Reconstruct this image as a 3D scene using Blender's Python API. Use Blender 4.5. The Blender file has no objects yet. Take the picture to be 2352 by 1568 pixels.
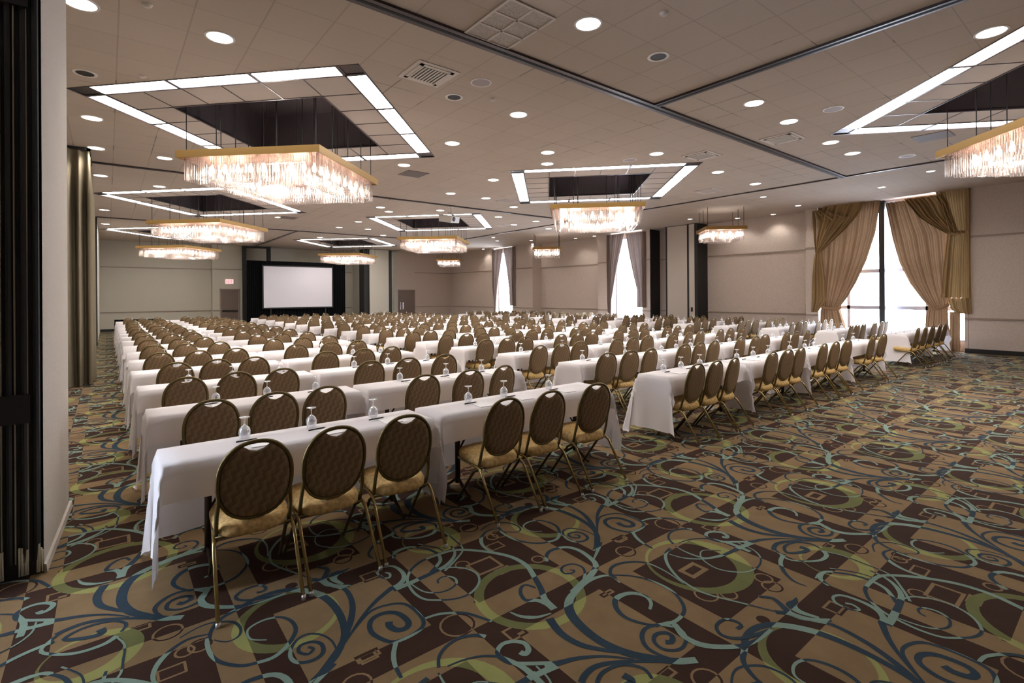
import bpy, bmesh, math, random
from mathutils import Vector, Matrix
random.seed(7)
PI=math.pi; R=math.radians
C=bpy.context.scene.collection
sc=bpy.context.scene
# ---------------------------------------------------------------- camera
FPX=1168.03; CY=676.9; CAMH=1.765; H=4.78
yaw,pitch,roll=R(38.481),R(0.048),R(-0.366)
fw=Vector((math.sin(yaw)*math.cos(pitch),math.cos(yaw)*math.cos(pitch),math.sin(pitch)))
r0=Vector((math.cos(yaw),-math.sin(yaw),0)); u0=r0.cross(fw)
r2=r0*math.cos(roll)+u0*math.sin(roll); u2=-r0*math.sin(roll)+u0*math.cos(roll)
cd=bpy.data.cameras.new('camera'); cam=bpy.data.objects.new('camera',cd); C.objects.link(cam)
m=Matrix((r2,u2,-fw)).transposed().to_4x4(); m.translation=(0,0,CAMH); cam.matrix_world=m
cd.sensor_width=36; cd.lens=36*FPX/2352; cd.shift_y=-(784-CY)/2352; cd.clip_end=200; cd.clip_start=.05
sc.camera=cam
sc.view_settings.view_transform='Standard'; sc.view_settings.look='None'; sc.view_settings.gamma=1
sc.view_settings.use_curve_mapping=False; sc.view_settings.exposure=0.42
# ---------------------------------------------------------------- world: bright hazy daylight outside the windows
w=bpy.data.worlds.new('world'); sc.world=w; w.use_nodes=True
bg=w.node_tree.nodes['Background']; bg.inputs[0].default_value=(.74,.84,1,1); bg.inputs[1].default_value=34.0
DOWN_W=75; PANEL_E=12; CHAND_W=185
# ---------------------------------------------------------------- helpers
def ray(px,py):
    return fw+r2*((px-1176)/FPX)-u2*((py-CY)/FPX)
def atY(px,py,Y):
    d=ray(px,py); t=Y/d.y; return (d.x*t,CAMH+d.z*t)
def atX(px,py,X):
    d=ray(px,py); t=X/d.x; return (d.y*t,CAMH+d.z*t)
def atZ(px,py,z):
    d=ray(px,py); t=(z-CAMH)/d.z; return (d.x*t,d.y*t)
def s2l(c):
    return tuple((v/255/12.92 if v/255<=.04045 else ((v/255+.055)/1.055)**2.4) for v in c)+(1,)
class MB:
    def __init__(s): s.v=[];s.f=[];s.mi=[];s.k=0
    def add(s,vs,fs,k=None):
        n=len(s.v); s.v+= [tuple(a) for a in vs]; s.f+=[tuple(i+n for i in f) for f in fs]; s.mi+=[s.k if k is None else k]*len(fs)
    def box(s,x0,y0,z0,x1,y1,z1,k=None):
        vs=[(x,y,z) for z in(z0,z1) for x,y in((x0,y0),(x1,y0),(x1,y1),(x0,y1))]
        s.add(vs,[(3,2,1,0),(4,5,6,7),(0,1,5,4),(1,2,6,5),(2,3,7,6),(3,0,4,7)],k)
    def quad(s,a,b,c,d,k=None): s.add([a,b,c,d],[(0,1,2,3)],k)
    def tube(s,pts,r,n=8,closed=False,k=None,flat=1.0,caps=True):
        pts=[Vector(p) for p in pts]; N=len(pts); rings=[]
        up=None
        for i,p in enumerate(pts):
            a=pts[i-1] if (i>0 or closed) else p; b=pts[(i+1)%N] if (i<N-1 or closed) else p
            t=(b-a).normalized()
            if up is None:
                up=Vector((0,0,1)) if abs(t.z)<.9 else Vector((0,1,0))
            x=(up-t*up.dot(t)); 
            if x.length<1e-5: x=t.orthogonal()
            x.normalize(); up=x; y=t.cross(x)
            rr=r[i] if isinstance(r,(list,tuple)) else r
            rings.append([p+x*math.cos(2*PI*j/n)*rr+y*math.sin(2*PI*j/n)*rr*flat for j in range(n)])
        vs=[q for g in rings for q in g]; fs=[]
        for i in range(N if closed else N-1):
            for j in range(n):
                a=i*n+j;b=i*n+(j+1)%n;c=((i+1)%N)*n+(j+1)%n;d=((i+1)%N)*n+j
                fs.append((a,b,c,d))
        if not closed and caps: fs.append(tuple(range(n-1,-1,-1))); fs.append(tuple((N-1)*n+j for j in range(n)))
        s.add(vs,fs,k)
    def lathe(s,prof,n=16,c=(0,0,0),k=None):
        vs=[];fs=[]
        for (r,z) in prof:
            for j in range(n): vs.append((c[0]+r*math.cos(2*PI*j/n),c[1]+r*math.sin(2*PI*j/n),c[2]+z))
        for i in range(len(prof)-1):
            for j in range(n): fs.append((i*n+j,i*n+(j+1)%n,(i+1)*n+(j+1)%n,(i+1)*n+j))
        s.add(vs,fs,k)
    def disc(s,x,y,z,r,n=20,k=None,down=True):
        vs=[(x+r*math.cos(2*PI*j/n),y+r*math.sin(2*PI*j/n),z) for j in range(n)]
        s.add(vs,[tuple(range(n-1,-1,-1)) if down else tuple(range(n))],k)
    def ring(s,x,y,z,r0,r1,n=24,k=None,z1=None):
        z1=z if z1 is None else z1
        vs=[(x+r0*math.cos(2*PI*j/n),y+r0*math.sin(2*PI*j/n),z) for j in range(n)]+[(x+r1*math.cos(2*PI*j/n),y+r1*math.sin(2*PI*j/n),z1) for j in range(n)]
        s.add(vs,[(j,(j+1)%n,n+(j+1)%n,n+j) for j in range(n)],k)
    def build(s,name,mats,parent=None,smooth=False,loc=None,rz=0):
        me=bpy.data.meshes.new(name); me.from_pydata(s.v,[],s.f)
        if not isinstance(mats,(list,tuple)): mats=[mats]
        for mm in mats: me.materials.append(mm)
        me.polygons.foreach_set('material_index',s.mi)
        if smooth: me.polygons.foreach_set('use_smooth',[True]*len(s.f))
        me.update(); o=bpy.data.objects.new(name,me); C.objects.link(o)
        if parent is not None: o.parent=parent
        if loc: o.location=loc
        if rz: o.rotation_euler=(0,0,rz)
        return o
def tag(o,label,cat,group=None,kind=None):
    o['label']=label; o['category']=cat
    if group: o['group']=group
    if kind: o['kind']=kind
    return o
def thing(name,label,cat,loc=(0,0,0),rz=0,group=None):
    o=bpy.data.objects.new(name,None); C.objects.link(o); o.location=loc; o.rotation_euler=(0,0,rz); o.empty_display_size=.1
    return tag(o,label,cat,group)
def struct(o): o['kind']='structure'; return o
def dup(root,loc,rz=0,label=None,group=None,scale=None):
    c=root.copy(); C.objects.link(c); c.location=loc; c.rotation_euler=(0,0,rz)
    if scale: c.scale=scale
    if label: c['label']=label
    if group: c['group']=group
    for ch in CH.get(root.name,root.children):
        a=ch.copy(); C.objects.link(a); a.parent=c
        for g in CH.get(ch.name,ch.children):
            b=g.copy(); C.objects.link(b); b.parent=a
    return c
CH={}
# ---------------------------------------------------------------- materials
def mat(name,col,rough=.6,metal=0,spec=.5,emis=None,es=0,noise=None,bump=None,alpha=None):
    m=bpy.data.materials.new(name); m.use_nodes=True; nt=m.node_tree; b=nt.nodes['Principled BSDF']
    c=s2l(col) if max(col)>1.01 else tuple(col)+(1,)
    b.inputs['Base Color'].default_value=c; b.inputs['Roughness'].default_value=rough; b.inputs['Metallic'].default_value=metal
    b.inputs['Specular IOR Level'].default_value=spec
    if emis: b.inputs['Emission Color'].default_value=s2l(emis) if max(emis)>1.01 else tuple(emis)+(1,); b.inputs['Emission Strength'].default_value=es
    tc=nt.nodes.new('ShaderNodeTexCoord')
    if noise:
        n=nt.nodes.new('ShaderNodeTexNoise'); n.inputs['Scale'].default_value=noise[0]; n.inputs['Detail'].default_value=4
        nt.links.new(tc.outputs['Object'],n.inputs['Vector'])
        mr=nt.nodes.new('ShaderNodeMapRange'); mr.inputs[3].default_value=1-noise[1]; mr.inputs[4].default_value=1+noise[1]
        mr.inputs[1].default_value=.3; mr.inputs[2].default_value=.7
        nt.links.new(n.outputs[0],mr.inputs[0])
        mx=nt.nodes.new('ShaderNodeMix'); mx.data_type='RGBA'; mx.blend_type='MULTIPLY'; mx.inputs[0].default_value=1
        mx.inputs[6].default_value=c; nt.links.new(mr.outputs[0],mx.inputs[7]); nt.links.new(mx.outputs[2],b.inputs['Base Color'])
    if bump:
        n=nt.nodes.new('ShaderNodeTexNoise'); n.inputs['Scale'].default_value=bump[0]; n.inputs['Detail'].default_value=3
        nt.links.new(tc.outputs['Object'],n.inputs['Vector'])
        bp=nt.nodes.new('ShaderNodeBump'); bp.inputs['Strength'].default_value=bump[1]; bp.inputs['Distance'].default_value=.01
        nt.links.new(n.outputs[0],bp.inputs['Height']); nt.links.new(bp.outputs[0],b.inputs['Normal'])
    return m
def emat(name,col,s,sample=True):
    m=bpy.data.materials.new(name); m.use_nodes=True; nt=m.node_tree; nt.nodes.clear()
    e=nt.nodes.new('ShaderNodeEmission'); e.inputs[0].default_value=tuple(col)+(1,); e.inputs[1].default_value=s
    o=nt.nodes.new('ShaderNodeOutputMaterial'); nt.links.new(e.outputs[0],o.inputs[0])
    if not sample: m.cycles.emission_sampling='NONE'
    return m
def mathn(nt,op,a,b=None,c=None):
    n=nt.nodes.new('ShaderNodeMath'); n.operation=op
    for i,v in enumerate((a,b,c)):
        if v is None: continue
        if isinstance(v,(int,float)): n.inputs[i].default_value=v
        else: nt.links.new(v,n.inputs[i])
    return n.outputs[0]
def carpet_mat(name,light,dark,lvar=.12):
    """light / dark colour chosen by the woven block pattern of the carpet"""
    m=bpy.data.materials.new(name); m.use_nodes=True; nt=m.node_tree; b=nt.nodes['Principled BSDF']
    tc=nt.nodes.new('ShaderNodeTexCoord'); sp=nt.nodes.new('ShaderNodeSeparateXYZ'); nt.links.new(tc.outputs['Object'],sp.inputs[0])
    X=mathn(nt,'DIVIDE',mathn(nt,'SUBTRACT',sp.outputs[0],.40-95*.95),.95)
    Y=mathn(nt,'DIVIDE',mathn(nt,'SUBTRACT',sp.outputs[1],1.09-98*.98),.98)
    fx=mathn(nt,'FRACT',X); fy=mathn(nt,'FRACT',Y)
    par=mathn(nt,'MODULO',mathn(nt,'ADD',mathn(nt,'FLOOR',X),mathn(nt,'FLOOR',Y)),2)
    par=mathn(nt,'ABSOLUTE',mathn(nt,'SUBTRACT',par,float((95+98)%2)))
    cA=mathn(nt,'LESS_THAN',fx,.165); cAB=mathn(nt,'LESS_THAN',fx,.33); cB=mathn(nt,'SUBTRACT',cAB,cA)
    ra=mathn(nt,'LESS_THAN',fy,.175); rab=mathn(nt,'LESS_THAN',fy,.35); rb=mathn(nt,'SUBTRACT',rab,ra); rc=mathn(nt,'SUBTRACT',1,rab)
    M=mathn(nt,'ADD',mathn(nt,'ADD',mathn(nt,'MULTIPLY',ra,mathn(nt,'SUBTRACT',1,cA)),mathn(nt,'MULTIPLY',rb,cA)),mathn(nt,'MULTIPLY',rc,mathn(nt,'SUBTRACT',1,cB)))
    D=mathn(nt,'ABSOLUTE',mathn(nt,'SUBTRACT',M,par))
    mx=nt.nodes.new('ShaderNodeMix'); mx.data_type='RGBA'; nt.links.new(D,mx.inputs[0])
    mx.inputs[6].default_value=s2l(light); mx.inputs[7].default_value=s2l(dark)
    n=nt.nodes.new('ShaderNodeTexNoise'); n.inputs['Scale'].default_value=260; n.inputs['Detail'].default_value=2; nt.links.new(tc.outputs['Object'],n.inputs['Vector'])
    n2=nt.nodes.new('ShaderNodeTexNoise'); n2.inputs['Scale'].default_value=6; n2.inputs['Detail'].default_value=3; nt.links.new(tc.outputs['Object'],n2.inputs['Vector'])
    v=mathn(nt,'ADD',mathn(nt,'MULTIPLY',n.outputs[0],.5),mathn(nt,'MULTIPLY',n2.outputs[0],.5)); v=mathn(nt,'ADD',v,.5)
    m2=nt.nodes.new('ShaderNodeMix'); m2.data_type='RGBA'; m2.blend_type='MULTIPLY'; m2.inputs[0].default_value=.8
    nt.links.new(mx.outputs[2],m2.inputs[6]); nt.links.new(v,m2.inputs[7]); nt.links.new(m2.outputs[2],b.inputs['Base Color'])
    b.inputs['Roughness'].default_value=.95; b.inputs['Specular IOR Level'].default_value=.12
    return m
def ceiling_mat(name,col,gx,gy,sx,sy):
    m=mat(name,col,.9,0,.2); nt=m.node_tree; b=nt.nodes['Principled BSDF']
    tc=nt.nodes.new('ShaderNodeTexCoord'); sp=nt.nodes.new('ShaderNodeSeparateXYZ'); nt.links.new(tc.outputs['Object'],sp.inputs[0])
    def ln(o,g,s,wd):
        f=mathn(nt,'FRACT',mathn(nt,'DIVIDE',mathn(nt,'SUBTRACT',o,g-100*s),s)); p=mathn(nt,'PINGPONG',f,.5)
        return mathn(nt,'LESS_THAN',p,wd/s)
    L=mathn(nt,'MAXIMUM',ln(sp.outputs[0],gx,sx,.008),ln(sp.outputs[1],gy,sy,.006))
    n=nt.nodes.new('ShaderNodeTexNoise'); n.inputs['Scale'].default_value=.45; n.inputs['Detail'].default_value=5; nt.links.new(tc.outputs['Object'],n.inputs['Vector'])
    # some joints gape, others are tight
    gate=mathn(nt,'MULTIPLY',L,mathn(nt,'MULTIPLY_ADD',mathn(nt,'GREATER_THAN',n.outputs[0],.58),.34,.20))
    # each tile a slightly different shade
    vx=mathn(nt,'FLOOR',mathn(nt,'DIVIDE',mathn(nt,'SUBTRACT',sp.outputs[0],gx-100*sx),sx)); vy=mathn(nt,'FLOOR',mathn(nt,'DIVIDE',mathn(nt,'SUBTRACT',sp.outputs[1],gy-100*sy),sy))
    cb=nt.nodes.new('ShaderNodeCombineXYZ'); nt.links.new(vx,cb.inputs[0]); nt.links.new(vy,cb.inputs[1])
    wn=nt.nodes.new('ShaderNodeTexWhiteNoise'); nt.links.new(cb.outputs[0],wn.inputs['Vector'])
    k=mathn(nt,'MULTIPLY',mathn(nt,'MULTIPLY_ADD',wn.outputs[0],.05,.96),mathn(nt,'SUBTRACT',1,gate))
    mx=nt.nodes.new('ShaderNodeMix'); mx.data_type='RGBA'; mx.blend_type='MULTIPLY'; mx.inputs[0].default_value=1; mx.inputs[6].default_value=s2l(col)
    nt.links.new(k,mx.inputs[7]); nt.links.new(mx.outputs[2],b.inputs['Base Color'])
    return m
def weave_mat(name,c1,c2,scale=38):
    m=mat(name,c1,.85,0,.2); nt=m.node_tree; b=nt.nodes['Principled BSDF']
    tc=nt.nodes.new('ShaderNodeTexCoord'); mp=nt.nodes.new('ShaderNodeMapping'); mp.inputs['Rotation'].default_value=(R(90),0,R(0)); mp.inputs['Scale'].default_value=(scale,scale,scale)
    sp=nt.nodes.new('ShaderNodeSeparateXYZ'); nt.links.new(tc.outputs['Object'],sp.inputs[0])
    v=mathn(nt,'ADD',sp.outputs[2],mathn(nt,'MULTIPLY',sp.outputs[1],1.0))
    a=mathn(nt,'MULTIPLY',mathn(nt,'ADD',sp.outputs[0],mathn(nt,'MULTIPLY',v,.35)),scale); c=mathn(nt,'MULTIPLY',mathn(nt,'SUBTRACT',v,mathn(nt,'MULTIPLY',sp.outputs[0],.35)),scale)
    fa=mathn(nt,'FRACT',a); fc=mathn(nt,'FRACT',c)
    par=mathn(nt,'MODULO',mathn(nt,'ABSOLUTE',mathn(nt,'ADD',mathn(nt,'FLOOR',a),mathn(nt,'FLOOR',c))),2)
    g=mathn(nt,'ADD',mathn(nt,'MULTIPLY',fa,par),mathn(nt,'MULTIPLY',fc,mathn(nt,'SUBTRACT',1,par)))
    n=nt.nodes.new('ShaderNodeTexNoise'); n.inputs['Scale'].default_value=60; nt.links.new(tc.outputs['Object'],n.inputs['Vector'])
    g=mathn(nt,'ADD',mathn(nt,'MULTIPLY',g,.6),mathn(nt,'MULTIPLY',n.outputs[0],.35))
    mx=nt.nodes.new('ShaderNodeMix'); mx.data_type='RGBA'; nt.links.new(g,mx.inputs[0]); mx.inputs[6].default_value=s2l(c1); mx.inputs[7].default_value=s2l(c2)
    nt.links.new(mx.outputs[2],b.inputs['Base Color'])
    bp=nt.nodes.new('ShaderNodeBump'); bp.inputs['Strength'].default_value=.35; bp.inputs['Distance'].default_value=.004; nt.links.new(g,bp.inputs['Height']); nt.links.new(bp.outputs[0],b.inputs['Normal'])
    return m
def crystal_mat():
    m=bpy.data.materials.new('crystal glass'); m.use_nodes=True; nt=m.node_tree; nt.nodes.clear()
    o=nt.nodes.new('ShaderNodeOutputMaterial'); t=nt.nodes.new('ShaderNodeBsdfTransparent'); t.inputs[0].default_value=(.93,.90,.88,1)
    g=nt.nodes.new('ShaderNodeBsdfGlossy'); g.inputs[0].default_value=(.9,.9,.9,1); g.inputs[1].default_value=.12
    tr=nt.nodes.new('ShaderNodeBsdfTranslucent'); tr.inputs[0].default_value=(.50,.44,.42,1)
    d=nt.nodes.new('ShaderNodeBsdfDiffuse'); d.inputs[0].default_value=(.42,.40,.40,1)
    a1=nt.nodes.new('ShaderNodeMixShader'); a1.inputs[0].default_value=.5; nt.links.new(tr.outputs[0],a1.inputs[1]); nt.links.new(d.outputs[0],a1.inputs[2])
    a2=nt.nodes.new('ShaderNodeMixShader'); a2.inputs[0].default_value=.35; nt.links.new(a1.outputs[0],a2.inputs[1]); nt.links.new(g.outputs[0],a2.inputs[2])
    lw=nt.nodes.new('ShaderNodeLayerWeight'); lw.inputs[0].default_value=.35
    f=mathn(nt,'MULTIPLY_ADD',lw.outputs[1],.75,.08)
    a3=nt.nodes.new('ShaderNodeMixShader'); nt.links.new(f,a3.inputs[0]); nt.links.new(t.outputs[0],a3.inputs[1]); nt.links.new(a2.outputs[0],a3.inputs[2])
    nt.links.new(a3.outputs[0],o.inputs[0]); return m
def glass_mat(name,base,gl,tint):
    m=bpy.data.materials.new(name); m.use_nodes=True; nt=m.node_tree; nt.nodes.clear()
    o=nt.nodes.new('ShaderNodeOutputMaterial'); t=nt.nodes.new('ShaderNodeBsdfTransparent'); t.inputs[0].default_value=tint+(1,)
    g=nt.nodes.new('ShaderNodeBsdfGlossy'); g.inputs[0].default_value=(1,1,1,1); g.inputs[1].default_value=.04
    d=nt.nodes.new('ShaderNodeBsdfDiffuse'); d.inputs[0].default_value=(1,1,1,1)
    a=nt.nodes.new('ShaderNodeMixShader'); a.inputs[0].default_value=gl; nt.links.new(g.outputs[0],a.inputs[1]); nt.links.new(d.outputs[0],a.inputs[2])
    lw=nt.nodes.new('ShaderNodeLayerWeight'); lw.inputs[0].default_value=.4
    f=mathn(nt,'MULTIPLY_ADD',lw.outputs[1],.75,base)
    b=nt.nodes.new('ShaderNodeMixShader'); nt.links.new(f,b.inputs[0]); nt.links.new(t.outputs[0],b.inputs[1]); nt.links.new(a.outputs[0],b.inputs[2]); nt.links.new(b.outputs[0],o.inputs[0])
    return m
def fabric_mat(name,col,tl=.25,var=.1):
    m=bpy.data.materials.new(name); m.use_nodes=True; nt=m.node_tree; nt.nodes.clear()
    o=nt.nodes.new('ShaderNodeOutputMaterial'); d=nt.nodes.new('ShaderNodeBsdfDiffuse'); t=nt.nodes.new('ShaderNodeBsdfTranslucent')
    tc=nt.nodes.new('ShaderNodeTexCoord'); n=nt.nodes.new('ShaderNodeTexNoise'); n.inputs['Scale'].default_value=3; nt.links.new(tc.outputs['Object'],n.inputs['Vector'])
    mr=nt.nodes.new('ShaderNodeMapRange'); mr.inputs[3].default_value=1-var; mr.inputs[4].default_value=1+var; nt.links.new(n.outputs[0],mr.inputs[0])
    mx=nt.nodes.new('ShaderNodeMix'); mx.data_type='RGBA'; mx.blend_type='MULTIPLY'; mx.inputs[0].default_value=1; mx.inputs[6].default_value=s2l(col); nt.links.new(mr.outputs[0],mx.inputs[7])
    nt.links.new(mx.outputs[2],d.inputs[0]); nt.links.new(mx.outputs[2],t.inputs[0])
    a=nt.nodes.new('ShaderNodeMixShader'); a.inputs[0].default_value=tl; nt.links.new(d.outputs[0],a.inputs[1]); nt.links.new(t.outputs[0],a.inputs[2]); nt.links.new(a.outputs[0],o.inputs[0])
    return m
M_ceil=ceiling_mat('acoustic ceiling tile',(186,171,157),.104,4.96,.6215,.61)
M_trayt=mat('tray tile',(192,180,170),.85,0,.2)
M_track=mat('dark bronze track',(74,66,68),.35,.6)
M_slot=mat('track slot black',(12,10,14),.8)
M_black=mat('black trim',(22,19,18),.6)
M_dark=mat('smoked mirror panel',(112,102,104),.14,.8)
M_wallg=mat('grey beige vinyl wall',(178,172,158),.8,0,.3,noise=(30,.04),bump=(90,.25))
M_wallp=mat('textured beige vinyl wall',(186,171,160),.8,0,.3,noise=(22,.07),bump=(60,.5))
M_pill=mat('pillar covering',(190,180,169),.8,0,.3,noise=(60,.05),bump=(120,.5))
M_trim=mat('wall moulding',(140,124,110),.7)
M_door=mat('brown door',(108,93,84),.55)
M_chrome=mat('chrome',(200,200,205),.15,1)
M_gold=mat('brushed gold rim',(146,112,58),.45,.5)
M_copper=mat('copper underside',(190,150,130),.4,.5)
M_rod=mat('hanging rod',(40,36,36),.5,.3)
M_crys=crystal_mat()
M_bulb=emat('lit bulb',(1,.92,.82),30,False)
M_panel=emat('fluorescent diffuser',(1,.985,.97),PANEL_E)
M_down=emat('downlight glow',(1,.95,.85),9,False)
M_cloth=fabric_mat('white table linen',(246,240,241),.16,.02)
M_glass=glass_mat('drinking glass',.20,.5,(.97,.98,1))
M_glass2=glass_mat('distant drinking glass',.55,.85,(.97,.98,1))
M_pane=glass_mat('window glass',.03,.0,(1,1,1))
M_frame=mat('chair frame bronze',(108,92,54),.38,.5)
M_leg=mat('chair leg gold',(166,142,92),.25,.7)
M_back=weave_mat('chair back weave',(104,84,62),(154,128,98),26)
M_seat=mat('gold seat fabric',(206,172,114),.85,0,.2,noise=(38,.3))
M_foot=mat('chair glide',(190,185,180),.3,.6)
M_tleg=mat('table leg brown metal',(70,54,44),.35,.5)
M_ttop=mat('plywood tabletop',(120,88,60),.6)
M_paper=mat('notepad paper',(240,236,236),.7)
M_pen=mat('black pen',(20,20,26),.3)
M_curt=fabric_mat('gold brown curtain',(150,124,88),.03)
M_curt2=fabric_mat('tan inner drape',(138,110,84),.04)
M_curt3=fabric_mat('mauve brown drape',(122,106,98),.08)
M_curt4=fabric_mat('olive beige curtain',(122,112,94),.03)
M_drape=mat('black stage drape',(10,10,11),.95,0,.1)
M_screen=mat('projection screen',(204,200,206),.7,0,.2)
M_mull=mat('window frame',(165,162,172),.5)
M_sheer=fabric_mat('sheer panel',(200,198,206),.5)
M_white=mat('white plastic',(215,210,205),.5)
M_grille=mat('speaker grille',(168,156,156),.7)
M_cream=mat('vent enamel',(206,196,188),.7)
M_red=mat('sign red',(200,40,50),.5,emis=(1,.12,.15),es=.6)
M_signw=mat('sign face',(235,190,190),.5,emis=(1,.75,.75),es=.5)
# carpet
K_bg=carpet_mat('carpet ground',(127,104,75),(58,39,31))
K_scroll=carpet_mat('carpet scroll',(46,60,70),(122,142,130))
K_ring=carpet_mat('carpet ring',(142,141,86),(102,103,64))
K_line=carpet_mat('carpet outline',(58,39,31),(127,104,75))
# ---------------------------------------------------------------- floor with woven carpet pattern
PX,PY=1.9,1.96
def cr(P,n=6):
    """smooth the digitised centre line"""
    out=[]; N=len(P)
    for i in range(N-1):
        p0=P[max(i-1,0)];p1=P[i];p2=P[i+1];p3=P[min(i+2,N-1)]
        for j in range(n):
            t=j/n; out.append(tuple(.5*(2*p1[k]+(p2[k]-p0[k])*t+(2*p0[k]-5*p1[k]+4*p2[k]-p3[k])*t*t+(3*p1[k]-p0[k]-3*p2[k]+p3[k])*t**3) for k in(0,1)))
    out.append(P[-1]); return out
def ribbon(mb,P,w,z,k,n=5):
    """w=(start,mid,end) widths"""
    Q=cr(P,n); N=len(Q); vs=[]
    for i,q in enumerate(Q):
        a=Q[max(i-1,0)];b=Q[min(i+1,N-1)]; dx,dy=b[0]-a[0],b[1]-a[1]; L=math.hypot(dx,dy) or 1
        t=i/(N-1); ww=.82*(w[0]*(1-2*t)+w[1]*2*t if t<.5 else w[1]*(2-2*t)+w[2]*(2*t-1))/2
        vs.append((q[0]-dy/L*ww,q[1]+dx/L*ww,z)); vs.append((q[0]+dy/L*ww,q[1]-dx/L*ww,z))
    mb.add(vs,[(2*i,2*i+1,2*i+3,2*i+2) for i in range(N-1)],k)
def Z1(P): return [atZ(300+x/3.36,1200+y/3.36,0) for x,y in P]
def Z2(P): return [atZ(900+x/3.36,1200+y/3.36,0) for x,y in P]
def Z3(P): return [atZ(1500+x/2.7606,1200+y/2.7606,0) for x,y in P]
ST=[]  # (points,width)
def S(P,*w): ST.append((P,w if len(w)==3 else (w[0],w[0],w[0])))
S(Z1([(610,900),(625,830),(700,740),(820,670),(960,590),(1120,535),(1270,518),(1430,545),(1540,610),(1620,720),(1650,850),(1610,990),(1540,1090),(1470,1150),(1380,1236)]),.02,.06,.02)
S(Z1([(600,880),(590,930),(620,1020),(700,1080),(850,1105),(980,1080),(1100,1040),(1190,970),(1250,890),(1275,820),(1240,760),(1160,730),(1050,745),(950,790),(900,840),(930,900),(1050,905)]),.025,.03,.01)
S(Z1([(380,890),(500,820),(600,780),(700,765),(800,770),(850,820),(830,880),(740,920),(640,905)]),.012,.022,.01)
S(Z1([(1560,490),(1660,520),(1710,620),(1700,750),(1630,930),(1540,1060),(1470,1150)]),.03,.045,.03)
S(Z1([(2020,500),(1900,600),(1800,710),(1715,820)]),.045,.03,.005)
S(Z1([(1640,940),(1750,790),(1860,680),(2000,632),(2120,630),(2220,700),(2262,780),(2200,850),(2040,920),(1920,890),(1850,830),(1860,750),(1950,700),(2060,700),(2140,760),(2130,810),(2060,830),(2000,800),(1995,765)]),.02,.032,.05)
S(Z1([(1590,980),(1550,910),(1470,865),(1370,860),(1290,900),(1240,970),(1235,1040),(1290,1080),(1400,1065),(1480,1010),(1475,940),(1400,920),(1310,950),(1300,1000),(1370,1015),(1410,975),(1370,960)]),.012,.028,.02)
S(Z1([(1690,350),(1640,375),(1575,400),(1570,440),(1640,475)]),.005,.075,.02)
S(Z1([(1400,440),(1470,450),(1520,485),(1640,485)]),.05,.03,.02)
S(Z1([(1965,385),(2000,395),(1995,425),(1940,425),(1905,385),(1950,345),(2030,338),(2095,380),(2110,430),(2070,480),(2010,510)]),.02,.02,.05)
S(Z2([(330,375),(390,358),(470,345),(560,352),(640,382),(675,430),(660,490),(590,555),(480,590),(350,598),(250,590),(175,545),(130,480),(120,430),(145,370),(190,325),(245,290),(350,250),(470,215),(600,212),(780,232),(930,268),(1040,332),(1100,420),(1150,510),(1180,590),(1255,665)]),.015,.022,.05)
S(Z2([(150,475),(240,530),(340,542),(430,522),(492,480),(495,440),(450,416),(390,420),(355,445),(360,468)]),.012,.02,.015)
S(Z2([(10,520),(110,480),(200,440),(330,380),(420,330),(475,270),(485,220),(455,180)]),.05,.04,.015)
S(Z2([(300,385),(350,330),(375,285),(345,235),(250,200),(110,192),(0,230)]),.03,.03,.012)
S(Z2([(840,45),(740,65),(695,110),(695,165),(750,215),(860,245)]),.012,.035,.012)
S(Z2([(1195,300),(1195,250),(1235,212),(1340,190),(1440,212),(1530,272),(1575,330),(1540,400),(1470,470),(1400,540)]),.03,.04,.06)
S(Z2([(1480,440),(1490,390),(1470,345),(1400,320),(1330,335),(1308,365),(1335,393),(1390,390),(1408,370),(1375,366)]),.02,.022,.015)
S(Z2([(1605,150),(1590,210),(1555,290)]),.05,.03,.01)
S(Z2([(1760,465),(1690,412),(1600,418),(1500,460),(1420,530),(1370,600),(1375,690),(1450,790),(1600,910),(1800,1000),(2000,1045),(2200,1070),(2352,1060)]),.01,.07,.05)
S(Z2([(1215,740),(1300,850),(1450,940),(1650,985),(1850,1010)]),.06,.045,.02)
S(Z2([(1180,1110),(1300,1080),(1450,1045),(1650,1032),(1870,1055)]),.05,.03,.01)
S(Z2([(1460,1236),(1495,1170),(1570,1112),(1700,1082),(1900,1070),(2150,1075)]),.04,.035,.02)
S(Z2([(1110,505),(1040,482),(1000,500),(995,550),(1035,600),(1120,600),(1200,630),(1250,670)]),.02,.03,.05)
S(Z2([(910,690),(1000,725),(1120,730),(1230,700)]),.01,.035,.01)
S(Z2([(1990,670),(2000,620),(1960,570),(1860,545),(1775,560),(1725,600),(1735,665),(1800,730),(1920,775),(2060,800)]),.02,.045,.02)
S(Z3([(0,650),(60,645),(130,640),(200,725),(330,780),(540,785),(660,745),(740,690)]),.02,.05,.02)
S(Z2([(1730,430),(1685,390),(1710,335),(1820,305),(1960,310),(2110,375),(2250,470)]),.03,.025,.008)
S(Z2([(1700,405),(1850,412),(2000,448),(2150,520),(2235,610),(2255,690),(2190,760),(2090,790)]),.015,.025,.03)
S(Z2([(2190,790),(2265,870),(2255,950),(2190,985),(2090,975),(2025,920),(2035,865),(2110,850),(2165,880),(2155,920),(2110,920)]),.02,.025,.04)
S(Z2([(2180,805),(2060,790),(1960,815),(1930,880),(1965,960),(2060,1020),(2180,1060)]),.02,.03,.02)
S(Z2([(245,745),(350,710),(460,698),(570,700),(690,735),(770,765)]),.02,.028,.02)
S(Z1([(2050,920),(2030,1010),(2040,1100),(2090,1200)]),.03,.03,.02)
S(Z2([(725,880),(640,870),(520,892),(420,955),(365,1035),(362,1120)]),.035,.022,.02)
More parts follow.
